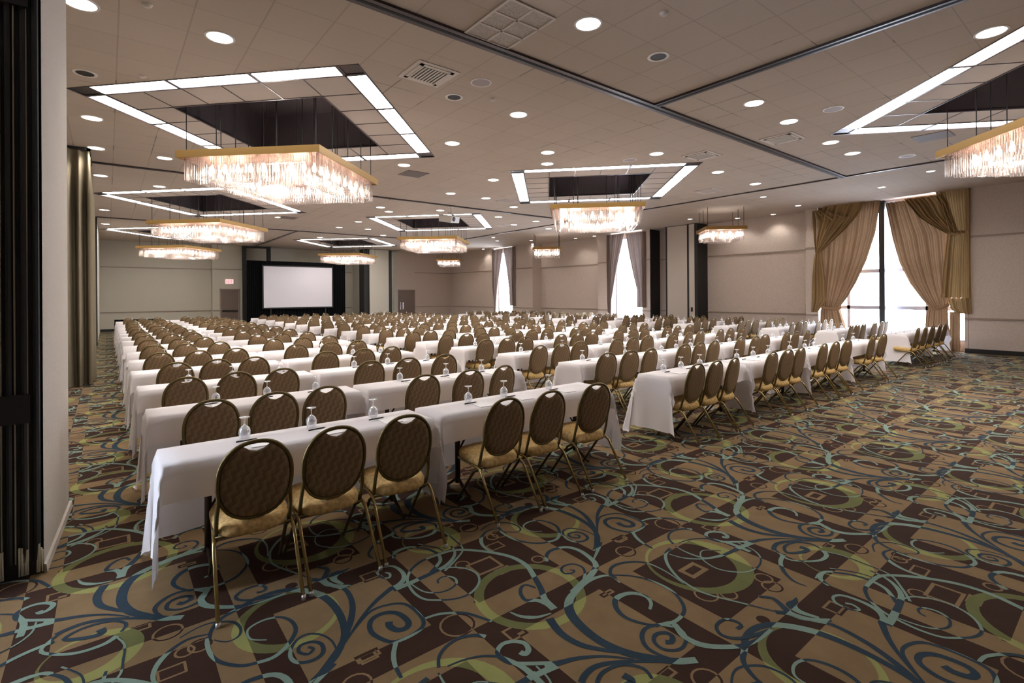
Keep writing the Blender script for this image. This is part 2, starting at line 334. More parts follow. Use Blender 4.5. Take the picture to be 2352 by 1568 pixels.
S(Z2([(990,1000),(1030,1015),(1055,980),(1020,930),(930,918),(850,942),(815,1000),(850,1050),(950,1088),(1230,1085)]),.04,.03,.03)
S(Z2([(850,1035),(700,1030),(550,1062),(430,1110)]),.02,.015,.01)
S(Z2([(860,1045),(1000,1110),(1090,1180),(1170,1260)]),.03,.04,.04)
S(Z2([(1270,1105),(1110,1180),(1000,1236)]),.05,.04,.04)
S(Z3([(140,150),(220,192),(330,225),(430,205)]),.01,.02,.012)
S(Z3([(100,200),(200,226),(330,230),(450,205),(560,150)]),.01,.02,.04)
S(Z3([(430,180),(330,175),(300,195),(320,240),(400,290),(500,312),(600,312),(670,275),(680,220),(630,170),(540,130)]),.01,.015,.012)
S(Z3([(110,165),(80,200),(90,260),(140,330),(200,380),(330,450),(600,520),(760,560),(860,572)]),.03,.02,.012)
S(Z3([(1060,165),(1000,135),(900,125),(835,150),(850,190),(930,190),(980,172),(930,155)]),.02,.025,.05)
S(Z3([(760,160),(850,230),(960,246),(1060,240),(1100,210),(1080,180)]),.02,.025,.04)
S(Z3([(830,200),(808,250),(830,310),(890,370),(970,402)]),.035,.03,.01)
S(Z3([(1140,312),(1085,315),(1058,350),(1085,380),(1115,400)]),.02,.035,.03)
S(Z3([(1070,180),(1200,210),(1340,262),(1500,330),(1580,420),(1630,500)]),.012,.014,.02)
S(Z3([(1120,290),(1280,315),(1400,350)]),.012,.012,.012)
S(Z3([(530,672),(560,655),(520,625),(450,615),(402,655),(430,710),(520,735),(620,722),(750,680)]),.025,.022,.03)
S(Z3([(670,470),(760,482),(830,540),(880,580),(1000,615),(1130,620)]),.02,.05,.03)
RG=[]  # rings: outer circle, inner circle (crescent)
def circ(Zf,P):
    Q=Zf(P); return Q
ringdef=[]
def RG_(c,r,ci,ri): ringdef.append((c,r,ci,ri))
fl=MB()
X0,X1,Y0,Y1=-4,21.3,-5,35.2
fl.quad((X0,Y0,0),(X1,Y0,0),(X1,Y1,0),(X0,Y1,0),0)
ca=atZ(*[ (300+1210/3.36),(1200+742/3.36)],0); RG_(ca,.27,(ca[0]+.025,ca[1]+.012),.232)
cb=atZ(900+1065/3.36,1200+545/3.36,0); RG_(cb,.33,cb,.272)
cc=atZ(1500+285/2.7606,1200+262/2.7606,0); RG_(cc,.335,(cc[0]-.03,cc[1]+.03),.275)
cdn=atZ(1500+1155/2.7606,1200+250/2.7606,0); RG_(cdn,.21,(cdn[0]-.035,cdn[1]+.02),.16)
sq=[]
def SQ(Zf,x,y,w,h,t=.014): sq.append(('s',Zf([(x,y)])[0],w,h,t))
def CI(Zf,x,y,r,t=.012): sq.append(('c',Zf([(x,y)])[0],r,0,t))
SQ(Z2,718,330,.2,.16,.02);SQ(Z2,865,365,.11,.07);SQ(Z2,798,180,.12,.09,.012);SQ(Z2,950,845,.11,.1);SQ(Z3,255,300,.17,.12,.03);SQ(Z2,665,612,.04,.04)
SQ(Z3,1110,150,.1,.06);SQ(Z1,1830,1025,.12,.06);SQ(Z2,1765,128,.09,.07);SQ(Z3,1155,540,.11,.1);SQ(Z2,1660,545,.1,.04)
CI(Z2,545,325,.04);CI(Z2,1128,282,.035);CI(Z2,775,110,.035);CI(Z2,505,788,.085);CI(Z3,700,352,.045);CI(Z3,755,404,.05);CI(Z3,338,455,.06);CI(Z3,480,455,.04);CI(Z3,1290,165,.06);CI(Z2,1805,222,.06);CI(Z3,1575,212,.045)
CI(Z3,698,615,.0,.035)
def tile(mb,ox,oy,lod):
    n=(4,2,1)[lod]
    for si,(P,ww) in enumerate(ST): ribbon(mb,[(x+ox,y+oy) for x,y in P],ww,.0008+.00003*si,1,n)
    N=(40,24,14)[lod]
    for ri_,(c,r,ci,ri) in enumerate(ringdef):
        zz=.0005+.00003*ri_
        vs=[(c[0]+ox+r*math.cos(2*PI*j/N),c[1]+oy+r*math.sin(2*PI*j/N),zz) for j in range(N)]+[(ci[0]+ox+ri*math.cos(2*PI*j/N),ci[1]+oy+ri*math.sin(2*PI*j/N),zz) for j in range(N)]
        mb.add(vs,[(N+j,j,(j+1)%N,N+(j+1)%N) for j in range(N)],2)
    if lod<2:
        for qi,(kd,c,a,b_,t) in enumerate(sq):
            zz=.0001+.000015*qi
            x,y=c[0]+ox,c[1]+oy
            if kd=='s':
                vs=[(x-a/2,y-b_/2),(x+a/2,y-b_/2),(x+a/2,y+b_/2),(x-a/2,y+b_/2)]; vi=[(x-a/2+t,y-b_/2+t),(x+a/2-t,y-b_/2+t),(x+a/2-t,y+b_/2-t),(x-a/2+t,y+b_/2-t)]
                mb.add([v+(zz,) for v in vs+vi],[(j,(j+1)%4,4+(j+1)%4,4+j) for j in range(4)],3)
            else: mb.ring(x,y,zz,a,a+t,16,3)
cx0=sum(P[0][0] for P,_ in ST)/len(ST); cy0=sum(P[0][1] for P,_ in ST)/len(ST)
for i in range(-4,12):
    for j in range(-4,19):
        x,y=cx0+i*PX,cy0+j*PY
        if x<-2.2 or x>20.6 or y<-2.2 or y>34.2: continue
        dpt=x*.622+y*.783; lat=x*.783-y*.622
        if dpt<-1.5 or abs(lat)>dpt*1.01+2.5: continue
        tile(fl,i*PX,j*PY,0 if dpt<7 else (1 if dpt<13 else 2))
floor=struct(fl.build('floor',[K_bg,K_scroll,K_ring,K_line]))
# ---------------------------------------------------------------- ceiling with square trays cut out
SQH=3.02; SH=1.72
TR=[(2.56,9.68),(10.65,9.65),(2.62,18.95),(10.7,18.6),(2.7,28.6),(10.7,28.3),(10.8,.52)]
bm=bmesh.new()
def loop(pts,z):
    v=[bm.verts.new((x,y,z)) for x,y in pts]; return [bm.edges.new((v[i],v[(i+1)%len(v)])) for i in range(len(v))]
ed=loop([(X0,Y0),(X1,Y0),(X1,Y1),(X0,Y1)],H)
def sqp(cx,cy,h): return [(cx-h,cy),(cx,cy-h*1.09),(cx+h,cy),(cx,cy+h*1.09)]
for cx,cy in TR: ed+=loop(sqp(cx,cy,SQH),H)
bmesh.ops.triangle_fill(bm,use_beauty=True,use_dissolve=False,edges=ed)
for f in bm.faces:
    if f.normal.z>0: f.normal_flip()
me=bpy.data.meshes.new('ceiling'); bm.to_mesh(me); bm.free(); me.materials.append(M_ceil)
ceil=struct(bpy.data.objects.new('ceiling',me)); C.objects.link(ceil)
FT=.3048
ordw=['','front','second','third','fourth','fifth','sixth','seventh','eighth','ninth','tenth','eleventh','twelfth','thirteenth','fourteenth','fifteenth','sixteenth']
YS_=1.09
def dg(x,y,z):
    k=math.sqrt(.5); return ((x-y)*k,(x+y)*k*YS_,z)
def make_tray(cx,cy,label):
    t=thing('ceiling_light_tray',label,'ceiling light',(cx,cy,H),0,'square light trays in the ceiling')
    h=SQH/math.sqrt(2); L=12*FT; o=h; i1=h-FT; s=SH/math.sqrt(2)
    f=MB()   # dark frame: rim and bars, recess lip
    zt=.03
    for a in range(4):
        c,s_=math.cos(a*PI/2),math.sin(a*PI/2); rt=lambda x,y,z:dg(x*c-y*s_,x*s_+y*c,z)
        def bx(x0,y0,z0,x1,y1,z1):
            vs=[rt(x,y,z) for z in(z0,z1) for x,y in((x0,y0),(x1,y0),(x1,y1),(x0,y1))]
            f.add(vs,[(3,2,1,0),(4,5,6,7),(0,1,5,4),(1,2,6,5),(2,3,7,6),(3,0,4,7)])
        bx(-o,-o,-.006,o,-o+.022,.09); bx(-i1,-i1-.012,.002,i1,-i1+.016,.05)
        bx(-o,-o,.012,-i1,-i1,.05)
        for k in range(4):
            x=-L/2+k*4*FT-(0 if k else .0); bx(x-.026,-o,.002,x+.026,-i1,.05)
        for k in range(0,7):
            x=-L/2+k*2*FT; bx(x-.008,-i1,.008,x+.008,-s-.01,.05)
        bx(-s-.02,-s-.02,.004,s+.02,-s,.05)
        bx(-i1,-(i1+s)/2-.008,.028,i1,-(i1+s)/2+.008,.05) if 0 else None
    f.build('frame',M_track,t)
    g=MB()
    for a in range(4):
        c,s_=math.cos(a*PI/2),math.sin(a*PI/2); rt=lambda x,y,z:dg(x*c-y*s_,x*s_+y*c,z)
        g.add([rt(-i1,-i1,.014),rt(i1,-i1,.014),rt(s,-s,.014),rt(-s,-s,.014)],[(3,2,1,0)])
    g.build('tile_panel',M_trayt,t)
    for a in range(4):
        c,s_=math.cos(a*PI/2),math.sin(a*PI/2); rt=lambda x,y,z:dg(x*c-y*s_,x*s_+y*c,z)
        for k in range(3):
            p=MB(); x0=-L/2+k*4*FT+.026; x1=x0+4*FT-.052
            # two lamps on the window side are dead, as the dark gaps in the strips show
            p.add([rt(x0,-o+.022,.010),rt(x1,-o+.022,.010),rt(x1,-i1-.012,.010),rt(x0,-i1-.012,.010)],[(3,2,1,0)]); p.build('light_panel',M_panel,t)
    sh=MB()
    for a in range(4):
        c,s_=math.cos(a*PI/2),math.sin(a*PI/2); rt=lambda x,y,z:dg(x*c-y*s_,x*s_+y*c,z)
        sh.add([rt(-s,-s,.02),rt(s,-s,.02),rt(s,-s,.75),rt(-s,-s,.75)],[(0,1,2,3)])
    sh.add([dg(-s,-s,.75),dg(s,-s,.75),dg(s,s,.75),dg(-s,s,.75)],[(3,2,1,0)])
    sh.build('mirror_shaft',M_dark,t)
    return t
TL=['nearest the pillar on the left','in the middle of the ceiling','second from the pillar along the left side','beside the hanging projector','farthest left above the back wall','above the projection screen','at the right edge of the photo']
trays=[make_tray(cx,cy,'square ring of fluorescent panels in the ceiling, '+TL[i]) for i,(cx,cy) in enumerate(TR)]
# partition tracks in the ceiling
def track(n,x0,y0,x1,y1,w=.17,thin=False):
    mb=MB()
    if abs(x1-x0)>abs(y1-y0):
        mb.box(x0,y0-w/2,H-.03,x1,y0+w/2,H-.001,0)
        if not thin: mb.box(x0,y0-.022,H-.032,x1,y0+.022,H-.029,1)
    else:
        mb.box(x0-w/2,y0,H-.03,x0+w/2,y1,H-.001,0)
        if not thin: mb.box(x0-.022,y0,H-.032,x0+.022,y1,H-.029,1)
    return struct(mb.build('trim_%d'%n,[M_track,M_slot]))
track(1,-.6,4.96,14.89,4.96); track(2,6.84,-5,6.84,4.87,.13); track(3,14.9,-5,14.9,33.4,.06,True)
track(4,-.6,14.56,14.86,14.56,.10); track(5,-.3,24.3,14.86,24.3,.10); track(6,6.84,24.4,6.84,33.4,.10,True)
track(7,6.84,14.65,6.84,14.66,.05,True)
# ---------------------------------------------------------------- walls
RW=20.3; RP=19.6; BW=33.9
def wallbox(name,mb,m): return struct(mb.build(name,m))
mb=MB(); mb.box(-4.1,Y0-.1,0,X1,Y0,H); wallbox('wall_front',mb,M_wallp)
mb=MB(); mb.box(-4.1,Y0,0,-4,4.45,H); mb.box(-1.8,5.7,0,-1.6,24.35,H); mb.box(-1.8,24.35,0,-.32,BW+.2,H); mb.box(-4.1,4.96,0,-1.6,5.7,H); wallbox('wall_left',mb,M_wallg)
def px_back(px,Y): return atY(px,660,Y)[0]
xb0=px_back(488,33.4); xb1=px_back(557,33.4)
mb=MB(); mb.box(-.62,BW,0,15.4,BW+.2,H); mb.box(xb0,33.4,0,xb1,BW,H); wallbox('wall_back',mb,M_wallg)
YB2=32.0; xc=RP+.15
mb=MB(); mb.box(px_back(910,YB2),YB2,0,RW+.3,YB2+.2,H); wallbox('wall_back_right',mb,M_wallp)
# right wall: recessed bays between window piers
def yR(px,X=RP): return atX(px,650,X)[0]
W1=(3.42,7.3); W2=(14.85,16.72); W3=(24.6,26.5)
mb=MB()
mb.box(RP,Y0,0,RP+.9,W1[0]-.02,H)                       # near plain wall
mb.box(RP,W1[1]+.02,0,RP+.9,7.72,H)                     # pier
mb.box(RW,7.72,0,RW+.2,12.3,H)                          # recessed bay
mb.box(RW,13.45,0,RW+.2,14.36,H)                        # behind the pocket
mb.box(RP,14.40,0,RP+.9,W2[0],H); mb.box(RP,W2[1],0,RP+.9,17.6,H)
mb.box(RW,17.6,0,RW+.2,22.7,H)
mb.box(RP,22.7,0,RP+.9,W3[0],H); mb.box(RP,W3[1],0,RP+.9,27.6,H)
mb.box(RP+.1,27.6,0,RP+.3,YB2+.1,H)
for a,b in (W1,W2,W3):                                   # sill walls and heads
    mb.box(RP+.35,a-.02,0,RP+.5,b+.02,.28); mb.box(RP+.35,a-.02,4.55,RP+.5,b+.02,H)
wallbox('wall_right',mb,M_wallp)
# partition stack beside the second window
st=thing('folding_partition_stack','folded beige partition panels in a black-edged pocket beside the nearer narrow window','partition',(RP,12.8,0))
mb=MB(); mb.box(-.05,-.35,.02,.9,.65,H-.03); mb.build('panel',M_pill,st)
mb=MB(); mb.box(-.07,-.72,.02,.9,-.45,H-.03); mb.build('panel',M_pill,st)
mb=MB(); mb.box(-.06,-.45,.01,.9,-.35,H-.02); mb.box(-.06,.65,.01,.5,.72,H-.02); mb.box(-.09,-.86,.01,.9,-.72,H-.02); mb.build('edge_trim',M_black,st)
mb=MB(); mb.box(-.085,-.62,1.02,-.069,-.53,1.2); mb.build('pull_handle',M_black,st)
mb=MB(); mb.box(RP-.01,14.36,0,RP+.9,14.40,H-.03); struct(mb.build('trim_8',M_black))
# mouldings
def mould(n,segs,z,m=M_trim,d=.025,hh=.045):
    mb=MB()
    for s in segs: mb.box(s[0],s[1],z-hh/2,s[2],s[3],z+hh/2)
    struct(mb.build('trim_%d'%n,m))
d=.03
seg=[(-.32,BW-d,xb0,BW),(xb0-d,33.4-d,xb0,BW),(xb0,33.4-d,xb1,33.4),(11.2,BW-d,13,BW),
     (px_back(952,YB2),YB2-d,RP+.1,YB2),
     (RP-d,Y0,RP,W1[0]-.02),(RW-d,7.72,RW,12.0),(RP-d,W1[1]+.02,RP,7.72),(RP-d,W2[1],RP,17.6),(RW-d,17.6,RW,22.7),(RP-d,22.7,RP,W3[0]),(RP-d,W3[1],RP,27.6),(RP+.1-d,27.6,RP+.1,YB2),(RW-d,13.45,RW,14.36),(RP-d,14.4,RP,W2[0])]
mould(9,seg,3.38); mould(10,[s for s in seg if s[1]!=33.4-d]+[(xb0,33.4-d,px_back(506,33.4),33.4)],1.0)
mb=MB()
for s in [(-.32,BW-.02,xb0,BW),(RP-.02,Y0,RP,W1[0]-.02),(RW-.02,7.72,RW,12.0),(RW-.02,17.6,RW,22.7),(xb0,33.38,px_back(500,33.4),33.4),(13,YB2-.02,RP,YB2),(RP+.08,27.6,RP+.1,YB2)]: mb.box(s[0],s[1],0,s[2],s[3],.13)
struct(mb.build('baseboard_back_and_right',M_black))
mb=MB(); mb.box(-1.6,5.7,0,-1.58,24.3,.13); struct(mb.build('baseboard_left',M_black))
# black jambs on the left and back
mb=MB(); mb.box(-1.6,24.2,0,-.30,24.35,H-.02); struct(mb.build('trim_11',M_black))
xj=px_back(557,33.3); xj2=px_back(565,33.3)
mb=MB(); mb.box(xj,33.15,0,xj2,33.4,H-.01); mb.box(xj2,33.15,H-.12,px_back(613,33.3),33.3,H-.01); mb.box(px_back(613,33.3),33.15,0,px_back(621,33.3),33.4,H-.01); struct(mb.build('trim_12',M_black))
# folded partition by the pillar far back
a=thing('folding_partition_stack','tall pale grey partition panel right of the projection screen','partition',(px_back(850,31),31,0))
wA=px_back(893,31)-px_back(850,31)
mb=MB(); mb.box(0,0,.02,wA,.9,H-.03); mb.build('panel',M_wallg,a)
mb=MB(); x=px_back(838,31)-px_back(850,31); mb.box(x,.1,.01,0,.9,H-.03); x2=px_back(900,31)-px_back(850,31); mb.box(wA,.0,.01,x2,.9,H-.03); mb.build('edge_trim',M_black,a)
mb=MB(); mb.box(px_back(900,31.9),31.6,0,px_back(909,31.9),33,H); mb.box(px_back(836,32),32.2,0,px_back(838,32),33.9,H-.02); struct(mb.build('wall_pier',M_wallg))
# near-left partition stack
st=thing('folding_partition_stack','folded partition panels seen edge-on at the far left, with black seals','partition',(-.33,4.45,0))
mb=MB()
mb.add([(.0,0,0),(.065,1.24,0),(-.5,1.24,0),(-.5,0,0),(.0,0,H-.02),(.065,1.24,H-.02),(-.5,1.24,H-.02),(-.5,0,H-.02)],[(0,1,5,4),(1,2,6,5)])
mb.build('covered_panel',M_pill,st)
mb=MB(); mb.add([(.0,-.0,0),(.068,1.25,0),(.068,1.25,.055),(.0,0,.055),(.018,-.01,0),(.09,1.25,0),(.086,1.25,.05),(.014,-.01,.05)],[(4,5,6,7),(3,7,6,2),(0,4,7,3),(1,2,6,5)]); mb.build('base_moulding',M_pill,st)
mb=MB(); mb.box(-1.6,.0,.0,-.012,.5,H-.02); 
for x in (-.03,-.085,-.155,-.215,-.28,-.36,-.45,-.55,-.7,-.9,-1.1,-1.3): mb.tube([(x,-.01,.10),(x,-.01,H-.03)],.018,8)
mb.box(-.2,-.045,.98,-.06,0,1.16); mb.box(-.2,-.045,3.6,-.06,0,3.78)
mb.build('edge_seal',M_black,st)
mb=MB()
for x in (-.070,-.128,-.19,-.25,-.33,-.41,-.62): mb.box(x-.004,-.022,.1,x+.003,0,.98); mb.box(x-.004,-.022,1.16,x+.003,0,H-.04)
mb.build('metal_channel',mat('aged aluminium',(150,142,125),.45,.5),st)
mb=MB(); rr=random.Random(3)
for x in (-.015,-.075,-.105,-.2,-.3,-.4):
    for k in range(5):
        xx=x+rr.uniform(-.012,.012); mb.tube([(xx,-.02,.15+rr.uniform(-.03,.05)),(xx+rr.uniform(-.006,.006),-.026,.02)],[.007,.004],5)
mb.build('frayed_sweep',mat('frayed sweep',(180,170,145),.9),st,smooth=True)
# ---------------------------------------------------------------- doors
def door(n,Y,pl,pr,top,handle):
    x0=px_back(pl,Y); x1=px_back(pr,Y); zt=top
    mb=MB(); mb.box(x0,Y-.05,0,x1,Y-.01,zt); o=struct(mb.build('door_%d'%n,M_door))
    mb=MB(); mb.box(x0-.05,Y-.07,0,x0,Y,zt+.05); mb.box(x1,Y-.07,0,x1+.05,Y,zt+.05); mb.box(x0-.05,Y-.07,zt,x1+.05,Y,zt+.05); mb.build('door_frame',M_trim,o)
    mb=MB(); xm=(x0+x1)/2
    if handle=='bar': mb.box(x0+.05,Y-.13,.95,x1-.05,Y-.08,1.02); mb.build('push_bar',M_black,o)
    else:
        for s in (-.09,.09):
            mb.tube([(xm-.35+s,Y-.06,.92),(xm-.35+s,Y-.12,.95),(xm-.35+s,Y-.12,1.2),(xm-.35+s,Y-.06,1.23)],.014,8)
            mb.box(xm-.35+s-.03,Y-.055,.85,xm-.35+s+.03,Y-.05,1.32)
        mb.build('pull_handle',M_chrome,o)
    return o
door(1,33.4,507,547,2.2,'bar'); door(2,YB2,914,951,2.15,'pull')
ex,ez=atY(527,646.5,33.36)
t=thing('exit_sign','small lit red and white EXIT sign on the wall above the brown door','exit sign',(ex,33.37,ez))
mb=MB(); mb.box(-.2,-.05,-.13,.2,.025,.13); mb.build('housing',M_signw,t)
mb=MB()
def let(ch,x):
    z0,z1=-.08,.08; w_=.062; y0,y1=-.056,-.051
    if ch=='E': mb.box(x,y0,z0,x+.016,y1,z1); [mb.box(x,y0,z,x+w_,y1,z+.018) for z in(z0,-.009,z1-.018)]
    if ch=='I': mb.box(x+.02,y0,z0,x+.038,y1,z1)
    if ch=='T': mb.box(x+.022,y0,z0,x+.04,y1,z1); mb.box(x,y0,z1-.018,x+w_,y1,z1)
    if ch=='X':
        for s in(1,-1):
            a,b=(x,x+w_-.018) if s>0 else (x+w_-.018,x)
            mb.add([(a,y0,z0),(a+.018,y0,z0),(b+.018,y0,z1),(b,y0,z1)],[(0,1,2,3)])
for ch,x in zip('EXIT',(-.16,-.078,-.0,.072)): let(ch,x)
mb.build('lettering',M_red,t)
# ---------------------------------------------------------------- screen and stage drape
YS=31.0
x0,zt=atY(567,597,YS); x1,_=atY(794,601,YS); sx0,sz1=atY(605,611,YS); sx1,_=atY(762,614,YS); sz0=atY(605,706.5,YS)[1]
t=thing('stage_drape','black stage drape framing the white projection screen','stage drape',((x0+x1)/2,YS+.1,0)); cxs=(x0+x1)/2
def foldsheet(mb,xa,xb,za,zb,y,amp,n,k=None):
    N=n*6
    vs=[]
    for i in range(N+1):
        x=xa+(xb-xa)*i/N; yy=y+amp*math.sin(i/6*2*PI)
        vs+=[(x,yy,za),(x,yy,zb)]
    mb.add(vs,[(2*i,2*i+2,2*i+3,2*i+1) for i in range(N)],k)
mb=MB(); foldsheet(mb,x0-cxs,sx0-cxs-.02,.02,zt,0,.03,8); mb.build('drape_panel',M_drape,t,True)
mb=MB(); foldsheet(mb,sx1-cxs+.02,x1-cxs,.02,zt,0,.03,8); mb.build('drape_panel',M_drape,t,True)
mb=MB(); foldsheet(mb,sx0-cxs-.05,sx1-cxs+.05,sz1+.02,zt,0.01,.01,16); mb.build('top_drape',M_drape,t,True)
mb=MB(); foldsheet(mb,sx0-cxs-.05,sx1-cxs+.05,.02,sz0-.02,0.01,.02,20); mb.build('skirt',M_drape,t,True)
t=thing('projection_screen','large white projection screen set in a black drape surround','projection screen',((sx0+sx1)/2,YS,sz0)); hw=(sx1-sx0)/2
mb=MB(); mb.box(-hw,-.02,0,hw,.02,sz1-sz0); mb.build('screen_surface',M_screen,t)
mb=MB()
for a_ in ((-hw-.07,-.03,-.07,-hw,.03,sz1-sz0+.07),(hw,-.03,-.07,hw+.07,.03,sz1-sz0+.07),(-hw,-.03,-.07,hw,.03,0),(-hw,-.03,sz1-sz0,hw,.03,sz1-sz0+.07)): mb.box(*a_)
for s in (-1,1): mb.box(s*hw*.8-.03,0,-sz0,s*hw*.8+.03,.05,-.07)
mb.build('screen_frame',M_black,t)
# ---------------------------------------------------------------- windows
def window(n,a,b,zs,ys):
    mb=MB(); X=RP+.40
    for y in ys: mb.box(X-.03,y-.045,.28,X+.04,y+.045,4.55)
    for z in zs: mb.box(X-.03,a,z-.06,X+.04,b,z+.06)
    mb.box(X-.03,a,.28,X+.04,b,.34); mb.box(X-.03,a,4.49,X+.04,b,4.55); mb.box(X-.03,a-.02,.28,X+.04,a+.05,4.55); mb.box(X-.03,b-.05,.28,X+.04,b+.02,4.55)
    o=struct(mb.build('window_%d'%n,M_mull))
    mb=MB(); mb.quad((X,a,.3),(X,b,.3),(X,b,4.5),(X,a,4.5)); mb.build('window_pane',M_pane,o)
    L=bpy.data.lights.new('portal','AREA'); L.shape='RECTANGLE'; L.size=4.3; L.size_y=b-a; L.cycles.is_portal=True
    lo=bpy.data.objects.new('daylight_portal',L); C.objects.link(lo); lo.parent=o; lo.location=(X+.1,(a+b)/2,2.4); lo.rotation_euler=(0,R(90),0)
window(1,W1[0],W1[1],(2.5,1.28),(4.35,6.5)); window(2,W2[0],W2[1],(),()); window(3,W3[0],W3[1],(),())
mb=MB(); ya=atX(2034,600,RP+.3)[0]; yb=atX(2021,600,RP+.3)[0]; mb.box(RP+.2,ya,0,RP+.36,yb,H); struct(mb.build('trim_13',M_black))
mb=MB(); N=30
vs=[]
for i in range(N+1):
    y=ya-.32+.30*i/N; vs+=[(RP+.2+.012*math.sin(i*1.6),y,.05),(RP+.2+.012*math.sin(i*1.6),y,4.7)]
mb.add(vs,[(2*i,2*i+2,2*i+3,2*i+1) for i in range(N)])
tag(mb.build('sheer_curtain',M_sheer,smooth=True),'narrow sheer panel hanging right of the dark post in the wide window','curtain')
# ---------------------------------------------------------------- curtains: rows of (pixel y, left px, right px) on a plane X
def curtain_panel(name,X,rows,nf,amp,m,parent,seed=0,div=6):
    rg=random.Random(seed); ph=rg.uniform(0,6)
    rows=[(atX((l+r)/2,y,X)[1],atX(l,y,X)[0],atX(r,y,X)[0]) for y,l,r in rows]
    # refine rows
    RR=[]
    for i in range(len(rows)-1):
        for j in range(div):
            t=j/div; RR.append(tuple(rows[i][k]*(1-t)+rows[i+1][k]*t for k in range(3)))
    RR.append(rows[-1]); N=nf*8; mb=MB(); vs=[]
    for ri,(z,ya,yb) in enumerate(RR):
        for i in range(N+1):
            t=i/N; y=ya+(yb-ya)*t; w_=abs(yb-ya)
            a_=amp*min(1,w_/(.1*nf)); a_=max(a_,amp*.45)
            u=t+.012*math.sin(5*t+ri*.05+ph)
            x=X-a_*(.5+.5*math.sin(u*nf*2*PI+ph))-.3*a_*math.sin(u*nf*3.7+ph*2)
            vs.append((x,y,max(z,.01)))
    for ri in range(len(RR)-1):
        for i in range(N):
            a=ri*(N+1)+i; mb.f.append((a,a+1,a+N+2,a+N+1)); mb.mi.append(0)
    mb.v=vs
    return mb.build(name,m,parent,True)
def tubeband(name,pts,X,r,m,parent):
    mb=MB(); mb.tube([(X,)+tuple(atX(px,py,X)) for px,py in pts],r,8,flat=.5); return mb.build(name,m,parent,True)
CX=RP-.02
t=thing('curtain','left half of the wide window curtain, gold swag over a tied tan drape','curtain'); 
curtain_panel('inner_drape',CX+.12,[(466,1882,2024),(540,1882,2012),(600,1882,1992),(650,1882,1968),(685,1884,1946),(705,1888,1930)],11,.10,M_curt2,t,1)
curtain_panel('inner_drape',CX+.12,[(704,1888,1930),(715,1885,1932),(745,1884,1942),(790,1884,1944),(806,1884,1944)],8,.09,M_curt2,t,2)
curtain_panel('swag',CX,[(483,1868,1900),(505,1869,1960),(530,1871,1930),(555,1872,1905),(576,1874,1888)],6,.10,M_curt,t,3)
curtain_panel('swag',CX-.02,[(468,1895,1988),(485,1888,1982),(505,1884,1968),(530,1880,1945),(555,1876,1915),(578,1873,1888)],8,.08,M_curt,t,4)
curtain_panel('tail',CX,[(574,1874,1888),(600,1870,1890),(640,1867,1896),(690,1866,1898),(716,1864,1878)],4,.08,M_curt,t,5)
tubeband('tie_band',[(1885,703),(1900,708),(1920,710),(1933,706)],CX-.06,.045,M_curt2,t)
t=thing('curtain','right half of the wide window curtain, gold swag with long stepped tail','curtain')
curtain_panel('inner_drape',CX+.12,[(460,2034,2140),(540,2050,2185),(600,2066,2186),(650,2090,2184),(685,2116,2182),(705,2134,2180)],11,.10,M_curt2,t,6)
curtain_panel('inner_drape',CX+.12,[(704,2134,2178),(715,2130,2178),(745,2126,2180),(790,2124,2190),(808,2122,2200)],9,.09,M_curt2,t,7)
curtain_panel('swag',CX-.02,[(452,2078,2165),(470,2092,2180),(495,2112,2188),(515,2140,2196),(536,2176,2204)],9,.09,M_curt,t,8)
curtain_panel('swag',CX,[(436,2150,2229),(480,2160,2229),(536,2178,2229)],6,.08,M_curt,t,9)
curtain_panel('tail',CX-.02,[(530,2178,2229),(580,2172,2229),(640,2166,2230),(684,2162,2231)],6,.09,M_curt,t,10)
curtain_panel('tail',CX-.02,[(684,2178,2231),(708,2184,2232),(720,2196,2232)],5,.09,M_curt,t,11)
curtain_panel('side_drape',CX+.05,[(716,2182,2206),(760,2182,2206),(806,2180,2206)],3,.08,M_curt2,t,12)
curtain_panel('side_drape',CX+.05,[(716,2218,2230),(760,2218,2230),(808,2218,2230)],2,.05,M_curt2,t,13)
tubeband('tie_band',[(2132,706),(2150,710),(2168,705),(2180,698)],CX-.06,.045,M_curt2,t)
tubeband('tie_band',[(2183,534),(2192,539),(2203,534)],CX-.12,.05,M_curt,t)
t=thing('curtain','left panel of the narrow window curtain beside the partition stack, gathered to one side','curtain')
curtain_panel('drape_panel',CX,[(538,1396,1436),(590,1396,1424),(650,1396,1412),(690,1396,1405),(728,1398,1404)],7,.08,M_curt3,t,14)
t=thing('curtain','right panel of the narrow window curtain beside the partition stack, hanging nearly straight','curtain')
curtain_panel('drape_panel',CX,[(534,1437,1483),(590,1447,1484),(640,1458,1484),(665,1464,1484),(706,1464,1485)],7,.08,M_curt3,t,15)
t=thing('curtain','left panel of the farthest window curtain, drawn aside in folds','curtain')
curtain_panel('drape_panel',CX,[(573,1131,1157),(620,1131,1150),(660,1132,1144),(695,1135,1140),(722,1136,1139)],6,.07,M_curt3,t,16)
t=thing('curtain','right panel of the farthest window curtain, hanging straight','curtain')
curtain_panel('drape_panel',CX,[(568,1157,1184),(620,1165,1184),(660,1170,1184),(702,1172,1185)],6,.07,M_curt3,t,17)
